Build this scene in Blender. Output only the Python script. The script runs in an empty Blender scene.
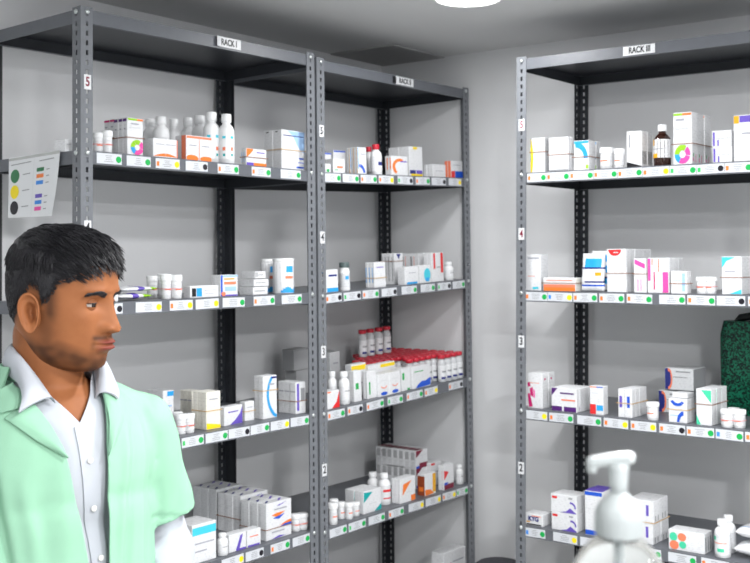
import bpy, bmesh, math, random
from mathutils import Vector, Matrix, noise
from mathutils.bvhtree import BVHTree

SC = bpy.context.scene
COL = SC.collection
PI = math.pi

# ---------------------------------------------------------------- camera
F_PX, PITCH, ROLL, YAW, PCX, PCY = 1046.98, -0.0232, 0.0046, 0.6805, 379.18, 224.7
CAM_Z = 1.54
cam_data = bpy.data.cameras.new('camera')
cam = bpy.data.objects.new('camera', cam_data)
COL.objects.link(cam)
SC.camera = cam
_cy, _sy, _cp, _sp = math.cos(YAW), math.sin(YAW), math.cos(PITCH), math.sin(PITCH)
_fw = Vector((_cy * _cp, _sy * _cp, -_sp))
_rt = Vector((_sy, -_cy, 0))
_up = _rt.cross(_fw)
_r2 = _rt * math.cos(ROLL) + _up * math.sin(ROLL)
_u2 = -_rt * math.sin(ROLL) + _up * math.cos(ROLL)
_m = Matrix((_r2, _u2, -_fw)).transposed().to_4x4()
_m.translation = (0, 0, CAM_Z)
cam.matrix_world = _m
cam_data.sensor_width = 36.0
cam_data.lens = 36.0 * F_PX / 750.0
cam_data.shift_x = -(PCX - 375.0) / 750.0
cam_data.shift_y = (PCY - 281.5) / 750.0
cam_data.clip_start = 0.05
cam_data.dof.use_dof = True
cam_data.dof.focus_distance = 2.25
cam_data.dof.aperture_fstop = cam_data.lens / 1000 / 0.0068

# ---------------------------------------------------------------- world, light, exposure
SC.view_settings.view_transform = 'Standard'
SC.view_settings.look = 'None'
SC.view_settings.gamma = 1.0
SC.view_settings.use_curve_mapping = False
SC.view_settings.exposure = 0.62
world = bpy.data.worlds.new('world')
SC.world = world
world.use_nodes = True
world.node_tree.nodes['Background'].inputs[0].default_value = (0.9, 0.95, 1.0, 1)
world.node_tree.nodes['Background'].inputs[1].default_value = 0.25
CEIL = 2.335
LIGHTS = [((2.71, 1.84), 5.0), ((1.95, 1.02), 15.0), ((1.30, 0.15), 19.0), ((2.60, -0.90), 12.0), ((-0.9, 0.9), 8.0), ((0.3, -1.0), 62.0)]  # last three: unseen lamps added to fill the shaded areas
for (lx, ly), e in LIGHTS:
    ld = bpy.data.lights.new('downlight_or_fill_lamp', 'AREA')
    ld.shape = 'DISK'
    ld.size = 0.19
    ld.energy = e
    ld.color = (0.985, 0.99, 1.0)
    lo = bpy.data.objects.new('downlight_or_fill_lamp', ld)
    lo.location = (lx, ly, CEIL - 0.016)
    COL.objects.link(lo)

# ---------------------------------------------------------------- materials
MATS = {}
def mat(name, col, rough=0.5, metal=0.0, spec=0.5, noise_s=0, noise_a=0.0, bump=0.0, bump_s=200, trans=0.0, emis=0.0, coat=0.0, alpha=1.0, ior=1.45, sub=0.0):
    if name in MATS:
        return MATS[name]
    m = bpy.data.materials.new(name)
    m.use_nodes = True
    nt = m.node_tree
    b = nt.nodes['Principled BSDF']
    b.inputs['Base Color'].default_value = (*col, 1)
    b.inputs['Roughness'].default_value = rough
    b.inputs['Metallic'].default_value = metal
    b.inputs['Specular IOR Level'].default_value = spec
    b.inputs['Transmission Weight'].default_value = trans
    b.inputs['Coat Weight'].default_value = coat
    b.inputs['IOR'].default_value = ior
    b.inputs['Alpha'].default_value = alpha
    if sub:
        b.inputs['Subsurface Weight'].default_value = sub
        b.inputs['Subsurface Radius'].default_value = (0.01, 0.004, 0.002)
    if emis:
        b.inputs['Emission Color'].default_value = (*col, 1)
        b.inputs['Emission Strength'].default_value = emis
    if noise_a or bump:
        tc = nt.nodes.new('ShaderNodeTexCoord')
    if noise_a:
        n = nt.nodes.new('ShaderNodeTexNoise'); n.inputs['Scale'].default_value = noise_s; n.inputs['Detail'].default_value = 4
        nt.links.new(tc.outputs['Object'], n.inputs['Vector'])
        mx = nt.nodes.new('ShaderNodeMix'); mx.data_type = 'RGBA'
        mx.inputs['A'].default_value = (*[c * (1 - noise_a) for c in col], 1)
        mx.inputs['B'].default_value = (*[min(1, c * (1 + noise_a)) for c in col], 1)
        nt.links.new(n.outputs['Fac'], mx.inputs['Factor'])
        nt.links.new(mx.outputs['Result'], b.inputs['Base Color'])
    if bump:
        n2 = nt.nodes.new('ShaderNodeTexNoise'); n2.inputs['Scale'].default_value = bump_s; n2.inputs['Detail'].default_value = 3
        nt.links.new(tc.outputs['Object'], n2.inputs['Vector'])
        bp = nt.nodes.new('ShaderNodeBump'); bp.inputs['Strength'].default_value = bump; bp.inputs['Distance'].default_value = 0.002
        nt.links.new(n2.outputs['Fac'], bp.inputs['Height'])
        nt.links.new(bp.outputs['Normal'], b.inputs['Normal'])
    MATS[name] = m
    return m

def srgb(r, g, b):
    f = lambda c: (c / 255 / 12.92) if c / 255 <= 0.04045 else ((c / 255 + 0.055) / 1.055) ** 2.4
    return (f(r), f(g), f(b))

PRINT = {
    'white': (226, 227, 229), 'ivory': (232, 229, 218), 'pale': (212, 214, 216), 'grey': (150, 152, 155), 'text': (165, 166, 176), 'black': (28, 28, 32),
    'orange': (240, 125, 50), 'red': (222, 45, 48), 'blue': (30, 85, 200), 'navy': (35, 45, 120), 'sky': (45, 160, 225), 'lightblue': (160, 195, 235),
    'cyan': (70, 200, 220), 'teal': (20, 165, 165), 'green': (30, 165, 80), 'lime': (150, 205, 40), 'yellow': (245, 215, 30), 'purple': (105, 85, 185),
    'violet': (80, 30, 110), 'pink': (235, 80, 165), 'magenta': (200, 30, 110), 'maroon': (125, 28, 55), 'gold': (225, 165, 30), 'mint': (70, 205, 160),
    'coral': (240, 130, 95), 'brown': (150, 70, 40), 'dotgreen': (20, 170, 80), 'dotyellow': (250, 225, 20), 'dotblack': (25, 22, 32), 'dotorange': (240, 130, 60),
    'dotblue': (60, 140, 225), 'dotlightgreen': (60, 190, 100), 'signgreen': (45, 120, 75), 'silver': (175, 176, 178),
}
def P(c):
    if 'print_' + c in MATS: return MATS['print_' + c]
    m = mat('print_' + c, srgb(*PRINT[c]), rough=0.42)
    if c in ('white', 'ivory', 'pale'):
        # faint small print and scuffs on the board
        nt = m.node_tree; b = nt.nodes['Principled BSDF']; tc = nt.nodes.new('ShaderNodeTexCoord'); mp = nt.nodes.new('ShaderNodeMapping')
        mp.inputs['Scale'].default_value = (90, 90, 330)
        n = nt.nodes.new('ShaderNodeTexNoise'); n.inputs['Scale'].default_value = 1.0; n.inputs['Detail'].default_value = 2
        r = nt.nodes.new('ShaderNodeValToRGB'); col = srgb(*PRINT[c])
        r.color_ramp.elements[0].position = 0.36; r.color_ramp.elements[0].color = (*[k * .87 for k in col], 1)
        r.color_ramp.elements[1].position = 0.50; r.color_ramp.elements[1].color = (*col, 1)
        nt.links.new(tc.outputs['Object'], mp.inputs[0]); nt.links.new(mp.outputs[0], n.inputs['Vector']); nt.links.new(n.outputs['Fac'], r.inputs[0]); nt.links.new(r.outputs[0], b.inputs['Base Color'])
    return m

M_WALL = mat('wall_paint', (0.74, 0.745, 0.755), rough=0.75, noise_s=3, noise_a=0.02, bump=0.15, bump_s=60)
M_CEIL = mat('ceiling_paint', (0.66, 0.665, 0.665), rough=0.85, noise_s=2, noise_a=0.03)
M_FLOOR = mat('floor_tile', (0.52, 0.52, 0.51), rough=0.35, noise_s=6, noise_a=0.12)
M_STEEL = mat('grey_enamel', srgb(99, 102, 108), rough=0.38, spec=0.5, noise_s=35, noise_a=0.08, bump=0.2, bump_s=250)
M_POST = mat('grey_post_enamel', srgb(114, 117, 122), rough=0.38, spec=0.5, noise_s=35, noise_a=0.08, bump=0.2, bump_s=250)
M_DARK = mat('shaded_enamel', srgb(46, 49, 54), rough=0.4, noise_s=35, noise_a=0.1, bump=0.2, bump_s=250)  # rack enamel with shade put into its colour
M_BOLT = mat('zinc_bolt', srgb(205, 210, 210), rough=0.3, metal=0.8)

# ---------------------------------------------------------------- mesh builder
class MB:
    def __init__(s):
        s.v = []; s.f = []; s.m = []; s.mats = []; s.smooth = []
    def mi(s, m):
        if m not in s.mats: s.mats.append(m)
        return s.mats.index(m)
    def add(s, vs, fs, m, M=None, smooth=False):
        o = len(s.v)
        if M is not None: vs = [M @ Vector(p) for p in vs]
        s.v += [tuple(p) for p in vs]
        k = s.mi(m)
        for f in fs:
            s.f.append(tuple(i + o for i in f)); s.m.append(k); s.smooth.append(smooth)
    def box(s, x0, x1, y0, y1, z0, z1, m, M=None):
        vs = [(x0, y0, z0), (x1, y0, z0), (x1, y1, z0), (x0, y1, z0), (x0, y0, z1), (x1, y0, z1), (x1, y1, z1), (x0, y1, z1)]
        s.add(vs, [(0, 3, 2, 1), (4, 5, 6, 7), (0, 1, 5, 4), (1, 2, 6, 5), (2, 3, 7, 6), (3, 0, 4, 7)], m, M)
    def rbox(s, x0, x1, y0, y1, z0, z1, m, r=0.001, M=None):
        # box with chamfered edges
        vs = []; 
        for sx in (0, 1):
            for sy in (0, 1):
                for sz in (0, 1):
                    X, Y, Z = (x1 if sx else x0), (y1 if sy else y0), (z1 if sz else z0)
                    ix, iy, iz = X + (-r if sx else r), Y + (-r if sy else r), Z + (-r if sz else r)
                    vs += [(X, iy, iz), (ix, Y, iz), (ix, iy, Z)]
        def i(sx, sy, sz, k): return (sx * 4 + sy * 2 + sz) * 3 + k
        fs = []
        fs.append((i(0,0,0,0), i(0,0,1,0), i(0,1,1,0), i(0,1,0,0))); fs.append((i(1,0,0,0), i(1,1,0,0), i(1,1,1,0), i(1,0,1,0)))
        fs.append((i(0,0,0,1), i(1,0,0,1), i(1,0,1,1), i(0,0,1,1))); fs.append((i(0,1,0,1), i(0,1,1,1), i(1,1,1,1), i(1,1,0,1)))
        fs.append((i(0,0,0,2), i(0,1,0,2), i(1,1,0,2), i(1,0,0,2))); fs.append((i(0,0,1,2), i(1,0,1,2), i(1,1,1,2), i(0,1,1,2)))
        for a in (0, 1):
            for b in (0, 1):
                fs.append((i(a,b,0,0), i(a,b,1,0), i(a,b,1,1), i(a,b,0,1)))
                fs.append((i(a,0,b,0), i(a,1,b,0), i(a,1,b,2), i(a,0,b,2)))
                fs.append((i(0,a,b,1), i(1,a,b,1), i(1,a,b,2), i(0,a,b,2)))
                for c in (0, 1): fs.append((i(a,b,c,0), i(a,b,c,1), i(a,b,c,2)))
        s.add(vs, fs, m, M)
    def lathe(s, prof, m, n=20, M=None, sx=1.0, sy=1.0, smooth=True, cap=True):
        vs = []; fs = []
        for (r, z) in prof:
            for k in range(n):
                a = 2 * PI * k / n
                vs.append((r * math.cos(a) * sx, r * math.sin(a) * sy, z))
        for j in range(len(prof) - 1):
            for k in range(n):
                k2 = (k + 1) % n
                fs.append((j*n+k, j*n+k2, (j+1)*n+k2, (j+1)*n+k))
        if cap:
            fs.append(tuple(reversed(range(n)))); fs.append(tuple((len(prof)-1)*n + k for k in range(n)))
        s.add(vs, fs, m, M, smooth)
    def tube(s, pts, rad, m, n=8, M=None, cap=True, smooth=True):
        pts = [Vector(p) for p in pts]
        if not hasattr(rad, '__len__'): rad = [rad] * len(pts)
        vs = []; fs = []; ref = None
        for j, p in enumerate(pts):
            t = (pts[min(j+1, len(pts)-1)] - pts[max(j-1, 0)]).normalized()
            if ref is None:
                ref = Vector((0, 0, 1)) if abs(t.z) < 0.9 else Vector((1, 0, 0))
            a = t.cross(ref).normalized(); b = a.cross(t).normalized(); ref = b
            for k in range(n):
                w = 2 * PI * k / n
                vs.append(p + (a * math.cos(w) + b * math.sin(w)) * rad[j])
        for j in range(len(pts) - 1):
            for k in range(n):
                k2 = (k + 1) % n
                fs.append((j*n+k, j*n+k2, (j+1)*n+k2, (j+1)*n+k))
        if cap:
            fs.append(tuple(reversed(range(n)))); fs.append(tuple((len(pts)-1)*n + k for k in range(n)))
        s.add(vs, fs, m, M, smooth)
    def grid(s, rows, m, closed=False, M=None, smooth=True):
        n = len(rows[0]); vs = [p for r in rows for p in r]; fs = []
        for j in range(len(rows) - 1):
            for k in range(n if closed else n - 1):
                k2 = (k + 1) % n
                fs.append((j*n+k, j*n+k2, (j+1)*n+k2, (j+1)*n+k))
        s.add(vs, fs, m, M, smooth)
    def mesh(s, name):
        me = bpy.data.meshes.new(name)
        me.from_pydata(s.v, [], s.f)
        for m in s.mats: me.materials.append(m)
        me.polygons.foreach_set('material_index', s.m)
        me.polygons.foreach_set('use_smooth', s.smooth)
        me.update()
        return me
    def build(s, name, parent=None, M=None):
        o = bpy.data.objects.new(name, s.mesh(name))
        COL.objects.link(o)
        if parent is not None: o.parent = parent
        if M is not None:
            if parent is None: o.matrix_world = M
            else: o.matrix_local = M
        return o

def link(name, me, parent=None, M=None):
    o = bpy.data.objects.new(name, me); COL.objects.link(o)
    if parent is not None: o.parent = parent
    if M is not None:
        if parent is None: o.matrix_world = M
        else: o.matrix_local = M
    return o
def tag(o, label, cat, group=None, kind=None):
    if label: o['label'] = label
    if cat: o['category'] = cat
    if group: o['group'] = group
    if kind: o['kind'] = kind
    return o
def empty(name, M=None):
    o = bpy.data.objects.new(name, None); COL.objects.link(o); o.empty_display_size = 0.05
    if M is not None: o.matrix_world = M
    return o
def text_mesh(body, size, m, name='text', extrude=0.0003, bold=0.0):
    cu = bpy.data.curves.new(name, 'FONT'); cu.body = body; cu.size = size; cu.align_x = 'CENTER'; cu.align_y = 'CENTER'; cu.extrude = extrude; cu.offset = bold
    o = bpy.data.objects.new(name, cu); COL.objects.link(o)
    dg = bpy.context.evaluated_depsgraph_get()
    me = bpy.data.meshes.new_from_object(o.evaluated_get(dg))
    bpy.data.objects.remove(o); bpy.data.curves.remove(cu)
    me.materials.clear(); me.materials.append(m)
    return me
def mb_add_mesh(mb, me, m, M):
    mb.add([v.co[:] for v in me.vertices], [tuple(p.vertices) for p in me.polygons], m, M)

# ---------------------------------------------------------------- room
def struct(name, x0, x1, y0, y1, z0, z1, m):
    b = MB(); b.box(x0, x1, y0, y1, z0, z1, m); o = b.build(name); o['kind'] = 'structure'; return o
RX0, RX1, RY0, RY1 = -1.8, 3.515, -1.9, 2.835
struct('floor', RX0 - .1, RX1 + .1, RY0 - .1, RY1 + .1, -0.1, 0, M_FLOOR)
struct('ceiling', RX0 - .1, RX1 + .1, RY0 - .1, RY1 + .1, CEIL, CEIL + 0.1, M_CEIL)
struct('wall_back', RX0 - .1, RX1 + .1, RY1, RY1 + .1, 0, CEIL, M_WALL)
struct('wall_right', RX1, RX1 + .1, RY0 - .1, RY1, 0, CEIL, M_WALL)
struct('wall_left', RX0 - .1, RX0, RY0 - .1, RY1, 0, CEIL, M_WALL)
struct('wall_front', RX0, RX1, RY0 - .1, RY0, 0, CEIL, M_WALL)
struct('baseboard_right', RX1 - .012, RX1, RY0, RY1 - .012, 0, .08, M_WALL)
struct('baseboard_back', RX0, RX1, RY1 - .012, RY1, 0, .08, M_WALL)
# ceiling access hatch
b = MB(); M_HATCH = mat('hatch_paint', (0.40, 0.40, 0.40), rough=0.8)
b.rbox(3.17, 3.512, 2.50, 2.825, CEIL - 0.006, CEIL - 0.0005, M_HATCH, 0.001)
o = b.build('trim_1'); o['kind'] = 'structure'

# downlights; the last three are unseen and added as fill light
M_DIFF = mat('lamp_diffuser', (1.0, 0.99, 0.97), rough=0.4, emis=6.0)
M_RIM = mat('lamp_rim', (0.8, 0.8, 0.8), rough=0.4)
DL = ['round white ceiling downlight shining above the gap between two racks', 'round ceiling downlight right of the man, before RACK II', 'round ceiling downlight nearest the counter',
      'added unseen ceiling fill light by the right wall behind the camera', 'added unseen ceiling fill light nearest the left wall', 'added unseen ceiling fill light farthest behind the camera']
for ((lx, ly), e), lab in zip(LIGHTS, DL):
    t = empty('ceiling_downlight_or_fill', Matrix.Translation((lx, ly, CEIL)))
    tag(t, lab, 'ceiling light', 'round ceiling downlights')
    b = MB(); b.lathe([(0.104, 0), (0.112, 0), (0.112, -0.008), (0.104, -0.014), (0.1, -0.012), (0.1, 0)], M_RIM, 40, cap=False); b.build('rim', t)
    b = MB(); b.lathe([(0.0995, -0.0005), (0.0995, -0.010), (0.09, -0.0125), (0.05, -0.0135), (0.001, -0.014)], M_DIFF, 40); b.build('diffuser', t)

# ---------------------------------------------------------------- racks
W1, W2, RD, PITCHZ = 0.92, 0.905, 0.443, 0.3924
Z1 = CAM_Z - 0.9318           # lip centre of shelf number 2
LIP = 0.018
def lipz(level): return Z1 + PITCHZ * (level - 2)     # bolt line of level 1..6, 6 = top shelf
TILT = 0.0197
def rack_matrix(x, y, rz, tilt):
    zt = lipz(6)
    return Matrix.Translation((x, y, zt)) @ Matrix.Rotation(rz, 4, 'Z') @ Matrix.Rotation(tilt, 4, 'X') @ Matrix.Translation((0, 0, -zt))
RACKM = {1: rack_matrix(1.6565, 2.3682, 0, -TILT), 2: rack_matrix(1.6565 + W1 + 0.008, 2.3657, 0, -TILT) @ Matrix.Translation((0, 0, -0.0068)),
         3: rack_matrix(3.0417, 1.8663, -PI / 2, 0) @ Matrix.Translation((0, 0, 0.0023))}
RACKW = {1: W1, 2: W2, 3: W1}
ROMAN = {1: 'RACK I', 2: 'RACK II', 3: 'RACK III'}
_inv = cam.matrix_world.inverted()
def project(p):
    q = _inv @ Vector(p)
    return PCX + F_PX * q.x / -q.z, PCY - F_PX * q.y / -q.z
def solve(fn, target, lo, hi):
    a, c = fn(lo), fn(hi)
    for _ in range(40):
        m = (lo + hi) / 2; v = fn(m)
        if (v - target) * (c - a) > 0: hi = m
        else: lo = m
    return (lo + hi) / 2
# each shelf is bolted at its own height at either end (read off the bolts); two sightings of the bolt line per shelf
SIGHT = {(1, 6): (87, 11.7, 311.8, 57.2), (1, 5): (87.3, 152.7, 311.3, 172.8), (1, 4): (121, 304.5, 311.8, 294.7), (1, 3): (201, 436, 312.8, 415.5), (1, 2): (240.4, 555.5, 315, 532.6),
         (2, 6): (320, 61.5, 465.3, 91), (2, 5): (320.7, 174, 465.8, 179.7), (2, 4): (322.6, 296, 467, 281), (2, 3): (324.2, 414, 468.5, 379.4), (2, 2): (326.3, 532, 471.2, 485.8),
         (3, 6): (521, 61, 639, 46.2), (3, 5): (522, 175, 748, 163), (3, 4): (520.7, 292.8, 741, 297.4), (3, 3): (520.3, 410.4, 740, 432.5), (3, 2): (519, 527, 692, 557)}
ENDZ = {}
for (rk, lv), (ua, va, ub, vb) in SIGHT.items():
    zz = []
    for u, v in ((ua, va), (ub, vb)):
        z = lipz(lv); x = 0.0
        for _ in range(10):
            x = solve(lambda t: project(RACKM[rk] @ Vector((t, 0, z)))[0], u, -0.1, 1.1)
            z = solve(lambda t: project(RACKM[rk] @ Vector((x, 0, t)))[1], v, 0.0, 2.4)
        zz.append((x, z))
    (xa, za), (xb, zb) = zz; k = (zb - za) / (xb - xa)
    ENDZ[rk, lv] = (za - k * xa, k)                     # height at the left end, slope along the shelf
for rk in (1, 2, 3): ENDZ[rk, 1] = (ENDZ[rk, 2][0] - PITCHZ, 0.0)
def boltz(rk, lv, x): return ENDZ[rk, lv][0] + ENDZ[rk, lv][1] * x
def shelf_frame(rk, lv):
    # frame at the shelf's left front end, at the middle height of its lip
    z0, k = ENDZ[rk, lv]
    return RACKM[rk] @ Matrix.Translation((0, 0, z0 - 0.011)) @ Matrix.Rotation(-math.atan(k), 4, 'Y')
SF = {key: shelf_frame(*key) for key in ENDZ}
def lx(rk, lv, u, d):
    return solve(lambda x: project(SF[rk, lv] @ Vector((x, d, LIP)))[0], u, -0.3, 1.6)
def lh(rk, lv, x, d, v):
    return solve(lambda h: project(SF[rk, lv] @ Vector((x, d, LIP + h)))[1], v, -0.1, 0.5)
def ldepth(rk, lv, x, u):
    return solve(lambda d: project(SF[rk, lv] @ Vector((x, d, LIP)))[0], u, 0.0, 0.6)

def post_mesh(sx, sy, H, m):
    # slotted angle, outer corner at the origin, flanges along sx and sy
    b = MB(); FW, T, PH, SW, SH = 0.038, 0.002, 0.0262, 0.0075, 0.0135
    for axis in (0, 1):
        c = FW / 2 + 0.001
        def q(a0, a1, z0, z1):
            if axis == 0: X = sorted((sx * a0, sx * a1)); Y = sorted((0, sy * T)); b.box(X[0], X[1], Y[0], Y[1], z0, z1, m)
            else: X = sorted((0, sx * T)); Y = sorted((sy * a0, sy * a1)); b.box(X[0], X[1], Y[0], Y[1], z0, z1, m)
        st = 0 if axis == 0 else T
        q(st, c - SW / 2, 0, H); q(c + SW / 2, FW, 0, H)
        z = 0.0; k = 0
        while True:
            h0 = 0.012 + k * PH
            if h0 + SH > H - 0.005: q(c - SW / 2, c + SW / 2, z, H); break
            q(c - SW / 2, c + SW / 2, z, h0); z = h0 + SH; k += 1
    return b.mesh('post')
bolt_b = MB(); bolt_b.lathe([(0.0068, 0), (0.0068, 0.002), (0.0055, 0.0038), (0.003, 0.0048), (0.0005, 0.005)], M_BOLT, 12)
bolt_me = bolt_b.mesh('bolt')

def shelf_mesh(w, d):
    b = MB(); z = LIP; t = 0.0012; g = 0.0025
    b.box(g, w - g, g, d - g, z - t, z, M_STEEL); b.box(g + t, w - g - t, g + t, d - g - t, z - t - .0004, z - t, M_DARK)  # dark underside and inner lip faces paint in the shade below the shelf
    for (x0, x1, y0, y1) in ((g, w - g, g, g + t), (g, w - g, d - g - t, d - g), (g, g + t, g + t, d - g - t), (w - g - t, w - g, g + t, d - g - t)):
        b.box(x0, x1, y0, y1, -LIP, z - t, M_STEEL)
    e = .0004
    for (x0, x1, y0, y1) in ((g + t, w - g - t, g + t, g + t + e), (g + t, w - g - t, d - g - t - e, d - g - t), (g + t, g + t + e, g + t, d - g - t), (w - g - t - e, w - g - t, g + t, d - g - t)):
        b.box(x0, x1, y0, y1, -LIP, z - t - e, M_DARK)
    for (x0, x1, y0, y1) in ((g + t, w - g - t, g + t, g + .012), (g + t, w - g - t, d - g - .012, d - g - t)):
        b.box(x0, x1, y0, y1, -LIP, -LIP + t, M_STEEL)
    return b.mesh('shelf')
M_TAG = mat('tag_paper', srgb(208, 211, 216), rough=0.45)
random.seed(4)
def make_label(shelf, rk, lv, u0, u1, dots):
    x0, x1 = [solve(lambda x: project(SF[rk, lv] @ Vector((x, 0, 0)))[0], u, -0.1, 1.1) for u in (u0, u1)]
    w = x1 - x0; cx = (x0 + x1) / 2
    b = MB(); h = 0.0285; y = 0.0006
    b.box(-w / 2, w / 2, -y, 0, -h / 2, h / 2, M_TAG)
    for k in range(4):
        zz = h * 0.27 - k * 0.0052; ww = w * random.uniform(0.22, 0.42); b.box(-ww / 2, ww / 2 - .004, -y - .0003, -y, zz - .0008, zz + .0008, P('grey'))
    left = {'o': 'dotorange', 'g': 'dotlightgreen', 'b': 'dotblue'}; right = {'G': 'dotgreen', 'Y': 'dotyellow', 'K': 'dotblack'}
    for c in dots:
        if c in left:
            px = -w / 2 + 0.008
            b.rbox(px - .0045, px + .0045, -y - .0006, -y, -.0075, .0055, P(left[c]), .0002)
        elif c in right:
            px = w / 2 - 0.0105
            b.lathe([(0.0088, 0), (0.0088, 0.0006)], P(right[c]), 18, Matrix.Translation((px, -y, -0.001)) @ Matrix.Rotation(PI / 2, 4, 'X'), smooth=False)
        elif c == 'k':
            b.lathe([(0.0088, 0), (0.0088, 0.0006)], P('dotblack'), 18, Matrix.Translation((0, -y, -0.001)) @ Matrix.Rotation(PI / 2, 4, 'X'), smooth=False)
    tlt = random.uniform(-0.02, 0.02)
    return b.build('shelf_label', shelf, Matrix.Translation((cx, 0.0018, 0)) @ Matrix.Rotation(tlt, 4, 'Y'))
LABELS = {
 (1, 5): [(97, 122, 'G'), (127, 151, 'G'), (156, 180, 'oY'), (186, 208, 'K'), (218, 239, 'oG'), (252, 271, 'oG'), (281, 301, 'G')],
 (1, 4): [(101, 123, 'K'), (136, 162, 'Y'), (170, 193, 'oY'), (196, 219, 'Y'), (223, 245, 'G'), (254, 275, 'oG'), (282, 302, 'G')],
 (1, 3): [(150, 179, 'Y'), (182, 204, 'gG'), (206, 228, 'G'), (229, 250, 'K'), (251, 269.5, 'G'), (271, 289.5, 'Y'), (291, 309, 'G')],
 (1, 2): [(222, 244, 'Y'), (246, 264, 'K'), (271, 290, 'oG'), (293, 310, 'G')],
 (2, 5): [(325, 341, 'G'), (343, 359, 'G'), (361, 377, 'oG'), (379, 394, 'oY'), (398, 413, 'gK'), (416, 430, 'oG'), (432, 446, 'K'), (449, 461.5, 'Y')],
 (2, 4): [(326, 342, 'oK'), (344, 361, 'gK'), (363, 379, 'oG'), (382, 397, 'K'), (402, 417, 'G'), (421, 435, 'G'), (438, 451, 'gK'), (453, 465, 'G')],
 (2, 3): [(328, 345, 'oG'), (348, 363, 'oK'), (367, 384, 'oG'), (388, 403, 'gG'), (407, 423, 'oG'), (425, 438, 'oY'), (449, 463, 'oK')],
 (2, 2): [(330, 347, 'G'), (349, 366, 'gG'), (369, 385, 'G'), (389, 404, 'oG'), (409, 424, 'Y'), (426, 441, 'Y'), (443, 456, 'oY'), (457, 468, 'gG')],
 (3, 5): [(527, 546, 'oG'), (546.4, 569, 'oG'), (569.4, 593, 'oG'), (593.4, 617, 'oG'), (617.4, 642, 'oG'), (642.4, 669, 'oY'), (669.4, 696, 'gG'), (696.4, 724, 'gK'), (724.4, 752, 'oG')],
 (3, 4): [(525, 547, 'oG'), (547.5, 572, 'bY'), (573, 597, 'oG'), (599, 624, 'oG'), (626.5, 652, 'oG'), (659, 685, 'G'), (687, 715, 'oG'), (716.5, 745, 'K'), (748, 776, 'oG')],
 (3, 3): [(526, 547, 'Y'), (549, 573, 'oG'), (577, 601, 'G'), (603.5, 628, 'oY'), (630.5, 656, 'oY'), (659, 685, 'oK'), (686.5, 714, 'oG'), (715.5, 743, 'bG'), (745, 774, 'oG')],
 (3, 2): [(525, 545, 'bG'), (553, 577, 'Y'), (580, 604, 'G'), (606, 629, 'oG'), (636, 661, 'G'), (668, 696, 'G'), (701, 729, 'oG'), (733, 760, 'G')],
}
RACKLAB = {1: 'grey slotted steel rack signed RACK I, nearest behind the man', 2: 'grey slotted steel rack signed RACK II in the corner, left of the bare wall',
           3: 'grey slotted steel rack signed RACK III at the right of the photo'}
NUMU = {1: {5: 82, 4: 228}, 2: {5: 131, 4: 237.5, 3: 352, 2: 470}, 3: {5: 125, 4: 234, 3: 341.5, 2: 468}}
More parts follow.
